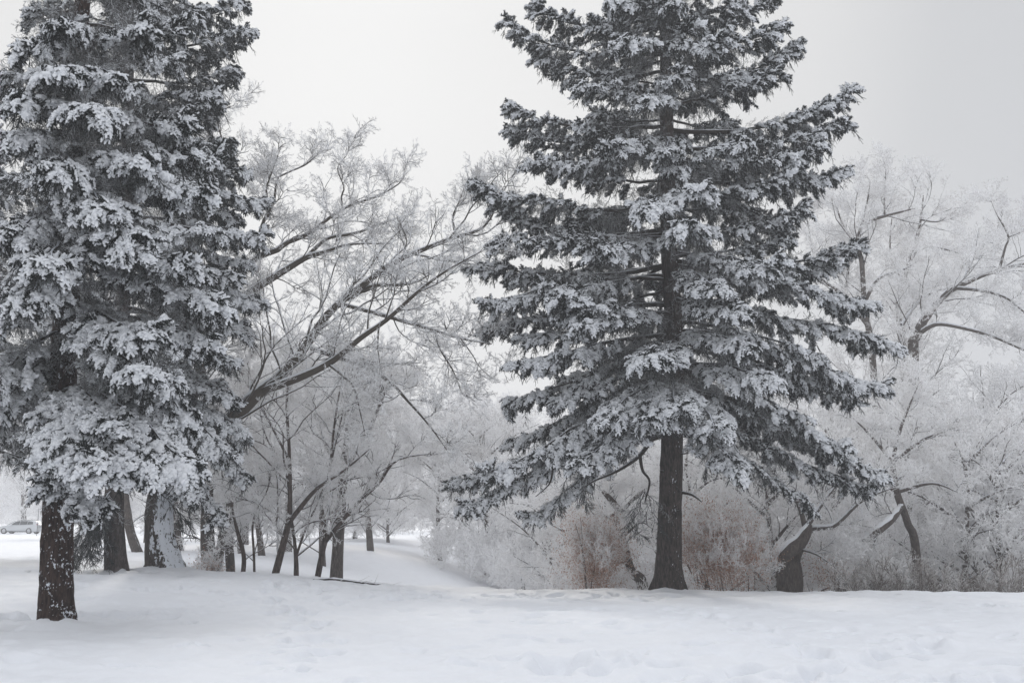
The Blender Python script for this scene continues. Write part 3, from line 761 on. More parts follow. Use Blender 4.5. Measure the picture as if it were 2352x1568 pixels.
# ------------------------------------------------------------------ broadleaved trees
def crown_on(root, limbs, lrad, per=9, lenr=.42, twig_group=G_OAK, ntw=5, tsc=(.5, 1.0), up=.12, wood=M_WOODO, snow=True, lv3=True, tw_dens=6.0, bname='branch', flat=.35, sides=6, minlen=.5, kind_part='twigs', nv=5, joined=True, end_tw=True):
    """limbs: list of (k,3); adds branches joined per limb + twig instances"""
    pts = Pts(); Z = np.array([0, 0, 1.])
    for li, (B, rr) in enumerate(zip(limbs, lrad)):
        B = np.asarray(B); Lb = np.linalg.norm(np.diff(B, axis=0), axis=1).sum()
        g = Geo(); Bp = B[None]
        g.tubes(Bp, rr[None], 9 if rr[0] > .05 else sides, 0)
        if snow:
            T = nrm(np.gradient(B, axis=0)); hor = np.clip(1.6-np.abs(T[:, 2])*1.35, 0, 1); q = B+perp_up(B)*(rr*.72)[:, None]
            k = len(B); sr = (rr*.80+.006)*hor*rng.uniform(.65, 1.1, k); sr[0] = 0; sr[-1] = .003
            g.tubes(q[None], sr[None], 7, 1, .85)
        m = max(int(per*Lb/4), 3)
        t = ((np.arange(m)+rng.random(m))/m*.86+.13)[None]
        p, T = sample(Bp, t); d = side_dirs(T, rng.uniform(.5, 1.05, (1, m)), flat, up*1.5)[0]
        l = np.clip(lenr*Lb*(1.15-.75*t[0])*rng.uniform(.55, 1.2, m), minlen, 3.2)
        r = np.minimum(np.interp(t[0], np.linspace(0, 1, len(rr)), rr)*.5, .006+.009*l)
        S = paths(p[0], d, l, 8, .17, (0, 0, up*1.4))
        g.tubes(S, r[:, None]*np.linspace(1, .35, 8)[None], 5, 0)
        if snow:
            q = S+perp_up(S)*(.8*r[:, None]*np.linspace(1, .35, 8)[None])[..., None]
            g.tubes(q, (r[:, None]*.7+.004)*np.linspace(1, .4, 8)[None]*rng.uniform(.6, 1.1, (m, 8)), 4, 1)
        cur, cl_ = S, l
        if lv3:
            m3 = 5; t3 = rng.uniform(.2, .95, (m, m3)); p3, T3 = sample(S, t3)
            d3 = side_dirs(T3, rng.uniform(.5, 1.0, (m, m3)), flat, up).reshape(-1, 3)
            l3 = np.maximum((l[:, None]*.5*(1.2-.7*t3)*rng.uniform(.6, 1.2, (m, m3))).ravel(), .25)
            S3 = paths(p3.reshape(-1, 3), d3, l3, 8, .15, (0, 0, up))
            g.tubes(S3, np.tile(np.linspace(.013, .006, 8), (len(S3), 1)), 4, 0)
            q3 = S3.copy(); q3[..., 2] += .008
            if snow: g.tubes(q3, np.tile(np.linspace(.013, .007, 8), (len(S3), 1)), 4, 1)
            cur = np.concatenate([S, S3]); cl_ = np.concatenate([l, l3])
        link(bname, g, [wood, M_SNOW], root)
        n = len(cur); mt = max(int(tw_dens*np.mean(cl_)), 2)
        tt = (np.arange(mt)[None]+rng.random((n, mt)))/mt*.72+.28; q, Tq = sample(cur, tt)
        X = side_dirs(Tq, rng.uniform(.35, .95, (n, mt)), flat, up)
        X[:, -1] = Tq[:, -1]
        q = q.reshape(-1, 3); X = X.reshape(-1, 3)
        pts.add(q, X, np.tile(Z, (len(q), 1))+rng.normal(0, .7, (len(q), 3)), rng.uniform(*tsc, len(q)), rng.integers(0, nv, len(q)))
        # a few straight on the limb's outer part
        m = int(Lb*(1.5 if rr[0] > .05 else 3)); q, Tq = sample(Bp, rng.uniform(.5, 1, (1, m))); X = side_dirs(Tq, rng.uniform(.4, .9, (1, m)), flat, up)
        pts.add(q[0], X[0], np.tile(Z, (m, 1))+rng.normal(0, .7, (m, 3)), rng.uniform(*tsc, m), rng.integers(0, nv, m))
    pts.link(kind_part, twig_group, root)
    return pts.n()

def c3(x, y, d): return P((480+x*.38259)*.9408, (250+y*.38259)*.9408, d)
def c4(x, y, d): return P((450+x*.41451)*.9408, (850+y*.41451)*.9408, d)
def c7(x, y, d): return P((1900+x*.70175)*.9408, (400+y*.70175)*.9408, d)

def oak():
    b = P(372, 1312, 27); b[2] = gz(b[0], b[1])
    root = tag(empty('oak_tree', b), 'leaning oak with snow plastered swollen trunk and long dark limbs arching right over the hollow', 'tree')
    tp = [b, P(366, 1230, 27), P(368, 1150, 27), P(392, 1090, 27), P(398, 1040, 27.1)]
    trunk('trunk', tp, [.46, .36, .34, .33, .26], M_BARKO, root, 60, 100, .12, .10, 6)
    limbs, rads = [], []
    def lim(pts, rad, k=22):
        q, r = resample(pts, k, rad); limbs.append(q); rads.append(r)
    fork = P(392, 1090, 27)
    # main limb
    lim([fork, P(462, 1034, 27.0), P(545, 950, 27.2), P(590, 905, 27.4), P(642, 866, 27.6), P(700, 798, 27.8), P(758, 716, 28), P(840, 650, 28.2), P(905, 603, 28.3), P(1000, 562, 28.4), P(1062, 540, 28.5), P(1103, 528, 28.6), P(1128, 500, 28.6), P(1150, 450, 28.6)],
        [.28, .24, .21, .18, .155, .125, .11, .095, .08, .065, .05, .04, .028, .012], 34)
    # second heavy limb below it
    lim([P(600, 898, 27.4), P(640, 885, 27.2), P(700, 862, 27.0), P(762, 830, 26.8), P(830, 775, 26.6), P(890, 733, 26.5), P(960, 670, 26.4), P(1025, 622, 26.3), P(1110, 575, 26.2)],
        [.10, .11, .10, .085, .072, .06, .045, .03, .012], 26)
    lim([P(786, 699, 28.0), P(883, 725, 27.6), P(991, 757, 27.2), P(1060, 778, 27.1), P(1130, 790, 27.0)], [.06, .055, .042, .028, .012])
    lim([P(800, 690, 28.1), P(851, 658, 28.4), P(905, 655, 28.8), P(956, 647, 29.2), P(1010, 615, 29.6)], [.055, .06, .05, .035, .012])
    lim([P(716, 800, 27.8), P(790, 825, 27.3), P(848, 846, 27.0), P(900, 880, 26.8), P(930, 913, 26.7), P(969, 956, 26.5), P(1000, 995, 26.4), P(1027, 1034, 26.4)], [.07, .06, .055, .05, .042, .03, .02, .01])
    lim([P(751, 834, 26.9), P(795, 868, 26.5), P(815, 895, 26.4), P(826, 940, 26.3), P(837, 991, 26.3)], [.045, .04, .03, .02, .008])
    lim([P(1000, 762, 27.2), P(1010, 800, 27.0), P(1040, 850, 26.9), P(1060, 900, 26.9), P(1075, 915, 26.8)], [.03, .025, .018, .012, .006])
    lim([P(1060, 780, 27.1), P(1085, 815, 27), P(1100, 840, 27), P(1130, 870, 26.9)], [.02, .016, .011, .006])
    lim([P(870, 745, 26.6), P(868, 800, 26.4), P(875, 850, 26.3), P(872, 900, 26.3), P(878, 925, 26.2)], [.03, .024, .018, .012, .006])
    # upward branches on the main limb
    lim([P(1048, 545, 28.5), P(1040, 500, 28.6), P(1055, 462, 28.7), P(1070, 420, 28.8)], [.045, .035, .022, .008])
    lim([P(1128, 505, 28.6), P(1120, 470, 28.7), P(1110, 430, 28.8)], [.03, .02, .008])
    # second stem behind the spruce carrying the upper crown
    st = [fork, P(425, 960, 27.6), P(470, 820, 28.2), P(520, 728, 28.6), P(578, 670, 29)]
    lim(st, [.22, .20, .17, .15, .12], 20)
    lim([P(560, 686, 28.9), c3(350, 1205, 29), c3(550, 1080, 29.2), c3(700, 990, 29.4), c3(800, 960, 29.4), c3(900, 925, 29.5), c3(1000, 905, 29.6), c3(1250, 900, 29.8)], [.13, .12, .105, .085, .06, .045, .03, .012], 26)
    lim([c3(690, 1000, 29.4), c3(790, 900, 29.6), c3(860, 860, 29.8), c3(1030, 830, 30), c3(1230, 755, 30.2), c3(1400, 705, 30.4)], [.07, .055, .05, .042, .03, .012])
    s2 = [P(455, 870, 28.0), P(500, 740, 28.6), P(545, 650, 29), c3(315, 1060, 29.2)]
    lim(s2, [.15, .13, .115, .10], 16)
    lim([c3(310, 1062, 29.2), c3(400, 985, 29.3), c3(520, 940, 29.5), c3(570, 898, 29.6), c3(690, 850, 29.8), c3(810, 765, 30), c3(900, 700, 30.2), c3(1000, 650, 30.4), c3(1150, 600, 30.6), c3(1290, 520, 30.8), c3(1335, 455, 30.9)],
        [.10, .095, .085, .075, .065, .055, .045, .04, .032, .02, .008], 28)
    lim([c3(370, 1010, 29.3), c3(395, 930, 29.4), c3(400, 850, 29.5), c3(435, 740, 29.7), c3(490, 640, 29.9), c3(505, 540, 30), c3(525, 470, 30.1)], [.07, .065, .055, .05, .042, .035, .025], 22)
    lim([c3(525, 475, 30.1), c3(600, 440, 30.2), c3(700, 395, 30.3), c3(780, 325, 30.4), c3(830, 300, 30.5)], [.03, .028, .022, .014, .006])
    lim([c3(520, 480, 30.1), c3(460, 440, 30.2), c3(380, 470, 30.3)], [.025, .018, .008])
    lim([c3(430, 760, 29.7), c3(470, 680, 29.5), c3(445, 560, 29.2), c3(490, 420, 29), c3(540, 280, 28.9)], [.04, .035, .028, .018, .006])
    lim([c3(930, 690, 30.2), c3(925, 600, 30.1), c3(940, 540, 30), c3(900, 420, 29.9), c3(960, 330, 29.8), c3(970, 240, 29.8)], [.035, .03, .024, .018, .012, .006])
    lim([c3(310, 1062, 29.2), c3(225, 940, 29.4), c3(150, 860, 29.6), c3(60, 700, 29.8), c3(120, 420, 30)], [.07, .06, .05, .035, .01])
    lim([c3(300, 500, 30.3), c3(250, 380, 30.3), c3(170, 250, 30.4), c3(130, 120, 30.4)], [.05, .04, .03, .01])
    lim([c3(60, 700, 29.8), c3(90, 400, 30), c3(100, 160, 30.2), c3(150, 60, 30.2), c3(240, 20, 30.3)], [.06, .05, .04, .025, .008])
    # limbs crossing left behind the spruces
    lim([fork, P(355, 1000, 27.0), P(335, 945, 26.6), P(292, 870, 26.0), P(250, 815, 25.6), P(200, 790, 25.2), P(100, 700, 25)], [.28, .24, .21, .17, .14, .10, .04], 26)
    n = crown_on(root, limbs, rads, per=8, lenr=.34, tw_dens=1.9, tsc=(.35, .78), up=.12)
    return root, n
o_, n_ = oak(); print('oak twigs', n_)

# hidden stems of the middle group: slender maples in the hollow behind the ridge
def stems_tree(name, label, cat, stem_list, base, wood, twg=G_HOAR, per=9, lenr=.45, tw_dens=3.2, tsc=(.6, 1.1), up=.1, snow=True, lv3=False, group=None, flat=.2, thick_trunk=None, minlen=.6):
    root = tag(empty(name, base), label, cat, group)
    limbs, rads = [], []
    for i, (pts, rad) in enumerate(stem_list):
        pts = [np.asarray(p, float) for p in pts]
        if i == 0 or len(pts) and abs(pts[0][2]-base[2]) < .6:
            g0 = pts[0].copy(); g0[2] = min(g0[2], gz(g0[0], g0[1]))-.25; pts = [g0]+pts; rad = [rad[0]]+list(rad)
        q, r = resample(pts, 26, rad)
        if i == 0:
            g = Geo(); g.tubes(q[None], r[None], 14, 0, 1, lambda X, Pp: Pp[:, :, None]+(X-Pp[:, :, None])*(1+.16*(vnoise(X[..., 0]*9, X[..., 1]*9, X[..., 2]*4)-.5))[..., None])
            link('trunk', g, [thick_trunk or wood], root)
        limbs.append(q); rads.append(r)
    n = crown_on(root, limbs, [r*(.985 if i == 0 else 1) for i, r in enumerate(rads)], per=per, lenr=lenr, twig_group=twg, tw_dens=tw_dens, tsc=tsc, up=up, wood=wood, snow=snow, lv3=lv3, flat=flat, minlen=minlen)
    return root, n

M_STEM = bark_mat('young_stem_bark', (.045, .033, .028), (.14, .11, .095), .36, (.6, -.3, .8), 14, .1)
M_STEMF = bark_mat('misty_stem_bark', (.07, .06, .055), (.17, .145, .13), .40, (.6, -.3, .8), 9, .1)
d = 30.5
def pb(x, y, d):
    q = P(x, y, d); q[2] = gz(q[0], q[1]); return q
tot = 0
specs = [
 ('young_tree', 'forked young tree leaning right with a dark double stem, left of the crossed frosted stems', 
  [([pb(626, 1330, 30), P(650, 1250, 30), P(664, 1190, 30), P(666, 1120, 30), P(664, 1030, 30), P(660, 900, 30.2), P(690, 780, 30.4)], [.11, .10, .085, .06, .05, .035, .012]),
   ([P(660, 1205, 30), P(690, 1165, 29.8), P(730, 1120, 29.6), P(790, 1080, 29.4), P(850, 1030, 29.2)], [.075, .07, .055, .035, .012]),
   ([P(666, 1060, 30), P(640, 1010, 30), P(610, 950, 30), P(580, 880, 30.1), P(560, 800, 30.2)], [.045, .04, .03, .02, .01])]),
 ('young_tree', 'thin dark Y shaped young stem just right of the forked leaning one',
  [([pb(681, 1333, 30.5), P(680, 1290, 30.5), P(676, 1240, 30.5), P(668, 1180, 30.5), P(655, 1080, 30.6), P(610, 1000, 30.6), P(590, 900, 30.7)], [.085, .07, .05, .04, .03, .022, .01]),
   ([P(679, 1280, 30.5), P(700, 1220, 30.4), P(725, 1165, 30.3), P(745, 1110, 30.2)], [.045, .035, .025, .01])]),
 ('young_tree', 'frosted young tree with two long stems fanning to the upper right beside thick grey trunk',
  [([pb(722, 1332, 31), P(740, 1270, 31), P(748, 1220, 31), P(738, 1160, 31), P(755, 1090, 31), P(770, 960, 31), P(790, 840, 31.2)], [.10, .085, .075, .055, .045, .03, .01]),
   ([P(746, 1245, 31), P(790, 1190, 30.8), P(830, 1145, 30.6), P(880, 1090, 30.4), P(910, 1030, 30.2)], [.07, .065, .055, .035, .012]),
   ([P(820, 1155, 30.6), P(870, 1110, 30.2), P(905, 1062, 29.9), P(960, 1045, 29.6), P(1040, 1040, 29.4)], [.045, .04, .03, .02, .008]),
   ([P(750, 1110, 31), P(765, 1040, 31.3), P(790, 930, 31.6), P(800, 820, 31.8)], [.04, .035, .025, .01])]),
 ('young_tree', 'slim crooked sapling left of the forked tree, with short snow tipped side twigs',
  [([pb(585, 1328, 30), P(583, 1270, 30), P(580, 1210, 30), P(590, 1170, 30), P(612, 1130, 30), P(625, 1080, 30)], [.04, .036, .03, .026, .02, .008])]),
 ('young_tree', 'dark thin crooked stem between the slim sapling and the stout snowy trunks at left',
  [([pb(556, 1326, 30.2), P(560, 1280, 30.2), P(548, 1230, 30.2), P(536, 1180, 30.2), P(530, 1110, 30.3)], [.075, .065, .055, .035, .012])]),
]
for nm, lb, st in specs:
    r_, n = stems_tree(nm, lb, 'tree', st, st[0][0][0], M_STEM, group='young trees on the ridge', twg=G_HOAR, per=7, lenr=.40, tw_dens=1.7, tsc=(.35, .7), up=.08, lv3=True, minlen=.5); tot += n
specs2 = [
 ('leaning_tree', 'stout frosted trunk rising straight at the right of the young stems, snow on its flank', [([pb(772, 1330, 34), P(776, 1260, 34), P(782, 1180, 34), P(790, 1080, 34), P(800, 960, 34), P(790, 840, 34.4)], [.24, .19, .17, .14, .10, .04]), ([P(790, 1080, 34), P(850, 980, 33.5), P(900, 860, 33)], [.10, .07, .02]), ([P(785, 1100, 34), P(740, 1000, 34.5), P(700, 880, 35)], [.09, .06, .02])]),
 ('leaning_tree', 'thick forked grey trunk behind the oak, pinkish dead leaves hanging at its foot', [([pb(484, 1320, 33), P(478, 1260, 33), P(476, 1180, 33), P(480, 1080, 33), P(500, 900, 33)], [.27, .24, .20, .16, .08]), ([P(492, 1320, 33), P(508, 1250, 33), P(520, 1180, 33), P(560, 1050, 33)], [.17, .15, .12, .05])]),
 ('leaning_tree', 'narrow upright grey trunk between the forked trunk and the dark thin stem', [([pb(529, 1325, 33.5), P(527, 1260, 33.5), P(527, 1190, 33.5), P(540, 1050, 33.5), P(560, 900, 33.5)], [.15, .14, .13, .10, .05])]),
 ('leaning_tree', 'pale leaning trunk in the mist between the two big left trunks', [([pb(315, 1283, 45), P(302, 1230, 45), P(292, 1180, 45), P(280, 1080, 45), P(270, 950, 45)], [.24, .20, .19, .15, .06])]),
 ('leaning_tree', 'pale straight trunk standing in mist right behind the snow plastered oak trunk', [([pb(410, 1300, 48), P(408, 1240, 48), P(406, 1180, 48), P(404, 1050, 48)], [.20, .18, .17, .10])]),
 ('leaning_tree', 'slender misty trunk half hidden behind the dark thin crooked stem', [([pb(553, 1308, 46), P(552, 1240, 46), P(556, 1120, 46), P(560, 950, 46)], [.17, .15, .12, .05])]),
 ('bare_tree', 'faint tree whose straight trunk rises behind the parked car', [([pb(54, 1215, 140), P(54, 1160, 140), P(52, 1050, 140), P(55, 900, 140)], [.36, .33, .30, .12]), ([P(54, 1120, 140), P(100, 1060, 138), P(160, 1020, 136)], [.2, .12, .03]), ([P(54, 1120, 140), P(10, 1050, 140), P(-40, 1000, 140)], [.2, .12, .03])]),
]
for nm, lb, st in specs2:
    far = st[0][0][0][1] > 100
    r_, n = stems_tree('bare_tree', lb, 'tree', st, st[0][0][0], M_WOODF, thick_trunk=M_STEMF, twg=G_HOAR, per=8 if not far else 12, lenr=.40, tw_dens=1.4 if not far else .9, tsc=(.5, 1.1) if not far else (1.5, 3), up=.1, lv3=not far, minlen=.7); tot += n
print('mid twigs', tot)

# gnarled trunks right of the spruce
def gnarled():
    b = pb(1812, 1362, 31.5)
    root = tag(empty('dead_tree', b), 'broken thick dead trunk bent over, snow lying on its elbow, at the wood edge', 'tree')
    trunk('trunk', [b, P(1812, 1315, 31.5), P(1818, 1285, 31.5), P(1832, 1262, 31.4), P(1846, 1235, 31.3)], [.42, .38, .27, .17, .12], M_BARKD, root, 40, 60, .1, .14, 4)
    g = Geo()
    q, r = resample([P(1858, 1206, 31.1), P(1852, 1220, 31.0), P(1838, 1243, 30.95), P(1818, 1260, 30.9), P(1802, 1278, 30.9), P(1800, 1292, 31.0)], 26, [.11, .17, .21, .23, .19, .10])
    g.tubes(q[None], r[None], 16, 0); qq = q+perp_up(q)*(r*.72)[:, None]; g.tubes(qq[None], (r*.55*np.r_[0, np.ones(24), 0])[None], 9, 1, .8)
    link('broken_limb', g, [M_BARKD, M_SNOW], root)
    lims = []; rs = []
    for pts, rad in (([P(1852, 1215, 31.3), P(1880, 1212, 31), P(1920, 1205, 30.7), P(1980, 1150, 30.4), P(2050, 1120, 30.2)], [.10, .08, .06, .04, .012]),
                     ([P(1850, 1215, 31.3), P(1830, 1150, 31), P(1780, 1090, 30.8), P(1740, 1040, 30.6)], [.09, .06, .04, .012]),
                     ([P(1835, 1260, 31.4), P(1880, 1275, 30.8), P(1940, 1320, 30.4)], [.05, .03, .01]),
                     ([P(1850, 1215, 31.3), P(1900, 1140, 31.6), P(1950, 1080, 32)], [.08, .05, .012])):
        q, r = resample(pts, 18, rad); lims.append(q); rs.append(r)
    crown_on(root, lims, rs, per=10, lenr=.5, twig_group=G_HOAR, tw_dens=5, tsc=(.4, .85), up=.12, wood=M_WOODF, lv3=True)
    b = pb(1470, 1358, 33)
    root = tag(empty('dead_tree', b), 'crooked leaning trunk just left of the tall spruce trunk, broken end pointing up left', 'tree')
    trunk('trunk', [b, P(1476, 1352, 33), P(1452, 1315, 33), P(1440, 1285, 33), P(1432, 1250, 33), P(1418, 1210, 33), P(1408, 1180, 33)], [.19, .185, .15, .165, .14, .11, .08], M_BARKD, root, 26, 70, .05, .14, 4)
    lims = []; rs = []
    for pts, rad in (([P(1412, 1190, 33), P(1425, 1178, 32.9), P(1405, 1150, 32.7), P(1385, 1128, 32.5)], [.10, .13, .11, .06]),
                     ([P(1425, 1180, 33), P(1460, 1140, 32.6), P(1500, 1110, 32.3)], [.07, .045, .012]),
                     ([P(1437, 1290, 33), P(1410, 1292, 32.6), P(1385, 1300, 32.3)], [.05, .03, .01]),
                     ([P(1425, 1240, 33), P(1470, 1200, 32.5), P(1500, 1215, 32)], [.05, .035, .01]),
                     ([P(1415, 1200, 33), P(1370, 1170, 33), P(1330, 1120, 33.2)], [.06, .04, .012])):
        q, r = resample(pts, 16, rad); lims.append(q); rs.append(r)
    crown_on(root, lims, rs, per=9, lenr=.5, twig_group=G_HOAR, tw_dens=5, tsc=(.4, .8), up=.1, wood=M_BARKD, lv3=True)
    b = pb(2100, 1362, 34)
    root = tag(empty('bare_tree', b), 'frosted tree at right whose thick dark broken limb stub slants out of white twigs', 'tree')
    trunk('trunk', [b, P(2105, 1280, 34), P(2085, 1200, 33.6), P(2060, 1130, 33.2), P(2050, 1060, 33)], [.16, .14, .12, .11, .08], M_STEMF, root, 20, 60, .1, .1, 4)
    lims = []; rs = []
    for pts, rad in (([P(2072, 1160, 33.4), P(2050, 1190, 32.6), P(2012, 1222, 32.2), P(1978, 1245, 32.0)], [.09, .12, .13, .10]),
                     ([P(2060, 1130, 33.2), P(2000, 1090, 32.6), P(1940, 1090, 32.2)], [.08, .05, .015]),
                     ([P(2050, 1060, 33), P(2120, 1010, 32.8), P(2200, 980, 32.6)], [.08, .05, .015]),
                     ([P(2060, 1130, 33.2), P(2140, 1110, 32.6), P(2200, 1130, 32.2)], [.07, .04, .012]),
                     ([P(2050, 1060, 33), P(2070, 980, 33), P(2110, 880, 33)], [.07, .05, .015]),
                     ([P(2050, 1060, 33), P(2000, 1000, 32.6), P(1960, 960, 32.4)], [.06, .04, .012])):
        q, r = resample(pts, 16, rad); lims.append(q); rs.append(r)
    crown_on(root, lims, rs, per=11, lenr=.5, twig_group=G_HOAR, tw_dens=5, tsc=(.45, .9), up=.12, wood=M_STEMF, lv3=True)
gnarled()

# tall misty trees at the right
def tall(label, stems, dens=2.0, twg=G_HOAR):
    b = stems[0][0][0].copy(); b[2] = gz(b[0], b[1])
    stems = [(a_, [x_*.78 for x_ in b_]) for a_, b_ in stems]
    base = b.copy(); st = [([base]+list(stems[0][0]), [stems[0][1][0]*1.2]+list(stems[0][1]))]+stems[1:]
    return stems_tree('bare_tree', label, 'tree', st, base, M_WOODF, thick_trunk=M_STEMF, twg=twg, per=5, lenr=.30, tw_dens=dens*.45, tsc=(.6, 1.2), up=.14, lv3=True, flat=.1, minlen=.8, snow=True)[1]
dA = 50
n = tall('tall misty tree with several upright curving limbs, right of the big spruce',
 [([c7(330, 700, dA), c7(310, 560, dA), c7(298, 470, dA), c7(290, 330, dA), c7(272, 260, dA), c7(300, 205, dA), c7(380, 180, dA), c7(475, 155, dA)], [.22, .19, .17, .16, .15, .13, .10, .03]),
  ([c7(300, 480, dA), c7(350, 400, dA-.5), c7(430, 370, dA-1), c7(500, 330, dA-1)], [.14, .11, .07, .02]),
  ([c7(240, 430, dA+1), c7(245, 350, dA+1), c7(270, 290, dA+1), c7(220, 200, dA+1), c7(190, 110, dA+1)], [.12, .10, .08, .05, .02]),
  ([c7(290, 215, dA), c7(310, 130, dA), c7(320, 60, dA)], [.08, .05, .015]), ([c7(370, 180, dA), c7(370, 100, dA), c7(375, 20, dA)], [.07, .045, .015]), ([c7(310, 560, dA), c7(220, 450, dA+1), c7(140, 380, dA+1), c7(100, 180, dA+2)], [.15, .11, .08, .02])])
n += tall('tall misty tree with a straight central limb and branch arching right at its top',
 [([c7(440, 720, dA+3), c7(425, 560, dA+3), c7(418, 450, dA+3), c7(440, 390, dA+3), c7(470, 310, dA+3), c7(495, 200, dA+3), c7(505, 110, dA+3)], [.32, .25, .20, .17, .14, .10, .03]),
  ([c7(470, 320, dA+3), c7(510, 290, dA+2.6), c7(560, 292, dA+2.3), c7(625, 310, dA+2), c7(700, 330, dA+2)], [.10, .09, .07, .045, .015]),
  ([c7(500, 195, dA+3), c7(560, 200, dA+2.8), c7(620, 160, dA+2.6)], [.07, .045, .015]), ([c7(430, 540, dA+3), c7(500, 470, dA+2), c7(560, 440, dA+2), c7(620, 430, dA+1)], [.13, .11, .09, .04]),
  ([c7(430, 400, dA+3), c7(390, 300, dA+4), c7(400, 150, dA+4)], [.09, .06, .02])])
n += tall('tall misty tree sending big arching limbs out to the right edge',
 [([c7(470, 740, dA-3), c7(490, 580, dA-3), c7(540, 500, dA-3), c7(585, 450, dA-3), c7(630, 425, dA-3), c7(720, 385, dA-3), c7(860, 345, dA-3), c7(980, 330, dA-3)], [.34, .28, .22, .19, .15, .12, .08, .03]),
  ([c7(620, 432, dA-3), c7(700, 440, dA-4), c7(800, 470, dA-4.5), c7(900, 560, dA-5)], [.13, .10, .07, .03]),
  ([c7(490, 590, dA-3), c7(550, 558, dA-4), c7(640, 570, dA-5), c7(750, 602, dA-5.5), c7(870, 655, dA-6)], [.16, .13, .11, .09, .05]),
  ([c7(770, 365, dA-3), c7(790, 290, dA-3), c7(800, 250, dA-3), c7(760, 175, dA-3), c7(745, 140, dA-3)], [.09, .07, .06, .03, .01]), ([c7(800, 255, dA-3), c7(860, 230, dA-3), c7(900, 190, dA-3)], [.05, .03, .01]),
  ([c7(430, 560, dA-3), c7(480, 490, dA-2), c7(530, 450, dA-2)], [.12, .10, .05])])
print('tall twigs', n)

# frosted wood behind: individual rounded trees, each its own crown and trunk
def wood_tree(x, y, H, spread, label, seed, dens=1.0, tsc=(.8, 1.3), droopy=0.0, group=None, lowc=.15):
    global rng
    keep = rng; rng = np.random.default_rng(seed)
    b = np.array([x, y, gz(x, y)])
    lean = rng.normal(0, .08, 2)
    tops = b+np.array([lean[0]*H, lean[1]*H, H*.78])
    st = [([b, b*.6+tops*.4+np.r_[rng.normal(0, .15, 2), 0], tops], [.030*H*.5+.04, .022*H*.5, .02])]
    nl = 8+int(H*.6)
    for i in range(nl):
        t = lowc+(1-lowc)*(i+.5)/nl; a = i*2.4+rng.random()
        s = b*(1-t)+tops*t; L_ = spread*(.55+.75*math.sin(math.pi*min(t*.9+.1, 1)))*rng.uniform(.75, 1.15)*.8
        e_ = s+np.array([math.cos(a)*L_, math.sin(a)*L_, L_*(rng.uniform(.25, .8)-droopy*.6)]); mid = (s+e_)/2+np.array([0, 0, .08*L_])
        st.append(([s, mid, e_], [.018*H*.35+.02, .03, .012]))
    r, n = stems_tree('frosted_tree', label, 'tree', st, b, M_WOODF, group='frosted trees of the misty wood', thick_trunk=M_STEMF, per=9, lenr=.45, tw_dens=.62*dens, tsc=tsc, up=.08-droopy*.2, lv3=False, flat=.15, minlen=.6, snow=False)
    rng = keep
    return n
cnt = 0
# x picture, distance, top y in the picture, spread, label
WT = [
 (1640, 36, 930, 2.6, 'frosted tree seen through the gap right behind the tall spruce trunk'),
 (1780, 37, 900, 2.6, 'white frosted tree behind the lower right boughs of the tall spruce'),
 (1920, 36, 860, 2.8, 'dense white tree rising behind the bent dead trunk'),
 (2150, 38, 850, 3.0, 'broad white twigged tree above the slanting broken limb stub'),
 (2290, 37, 870, 3.0, 'broad frosted tree at the right edge of the wood, in front'),
 (2400, 40, 800, 3.2, 'frosted tree cut off by the right edge of the picture'),
 (2060, 43, 790, 3.2, 'round topped white tree below the tall curving limbs'),
 (2230, 45, 760, 3.2, 'round topped white tree under the big arching limbs at right'),
 (2370, 48, 740, 3.4, 'pale frosted tree top at the far right below the arching limb'),
 (1900, 44, 780, 3.2, 'white tree top showing between spruce bough tips and tall tree'),
 (1720, 46, 850, 3.2, 'pale tree hidden mostly behind the right half of the spruce'),
 (1400, 37, 1000, 2.3, 'frosted tree behind the crooked leaning trunk left of the spruce'),
 (1290, 42, 1040, 2.4, 'low white tree behind the russet leaved shrub at left of the spruce'),
 (1500, 46, 900, 3.0, 'pale frosted tree behind the spruce trunk, to its left'),
 (1380, 52, 930, 3.0, 'misty white tree seen under the lower left spruce boughs'),
 (1200, 55, 1010, 2.8, 'misty rounded tree above the white bushes at centre'),
 (1120, 62, 880, 3.4, 'tall pale tree with fine branching crown in the mist at centre'),
 (1010, 66, 900, 3.2, 'pale tree in the mist over the bright snowy slope'),
 (1190, 74, 900, 3.6, 'faint tree top left of the spruce boughs, deepest in the mist'),
 (850, 60, 800, 3.6, 'pale tree crown behind the drooping oak limb'),
 (740, 42, 880, 2.8, 'white tree crown directly behind the forked young stems'),
 (660, 50, 760, 3.4, 'tall frosted crown under the second oak limb'),
 (600, 44, 850, 2.8, 'white crown beside the thick start of the main oak limb'),
 (560, 58, 780, 3.4, 'pale crown between left spruce edge and oak limb'),
 (770, 66, 790, 3.6, 'faint crown seen through the gap under the heavy oak limb'),
 (530, 78, 1040, 3.0, 'low frosted tree far off across the snow, behind the thin crooked stems'),
 (690, 84, 1000, 3.4, 'misty low crowned tree far across the snow between the forked young stems'),
 (815, 88, 1010, 3.4, 'misty bushy tree at the head of the snowy slope, right of thick trunk'),
 (890, 80, 1040, 3.0, 'frosted bushy tree where the snowy slope meets the centre brush'),
 (480, 54, 960, 3.2, 'pale tree mostly hidden behind the low boughs of the left spruces'),
 (330, 66, 1020, 3.4, 'faint tree behind the two big trunks at left'),
 (180, 80, 1060, 3.8, 'faint frosted tree between the near trunk and the grey trunk'),
 (1060, 90, 900, 4.2, 'dim tree silhouette over the far end of the hollow'),
 (1560, 60, 870, 3.6, 'faint crown filling the gap behind the spruce middle'),
]
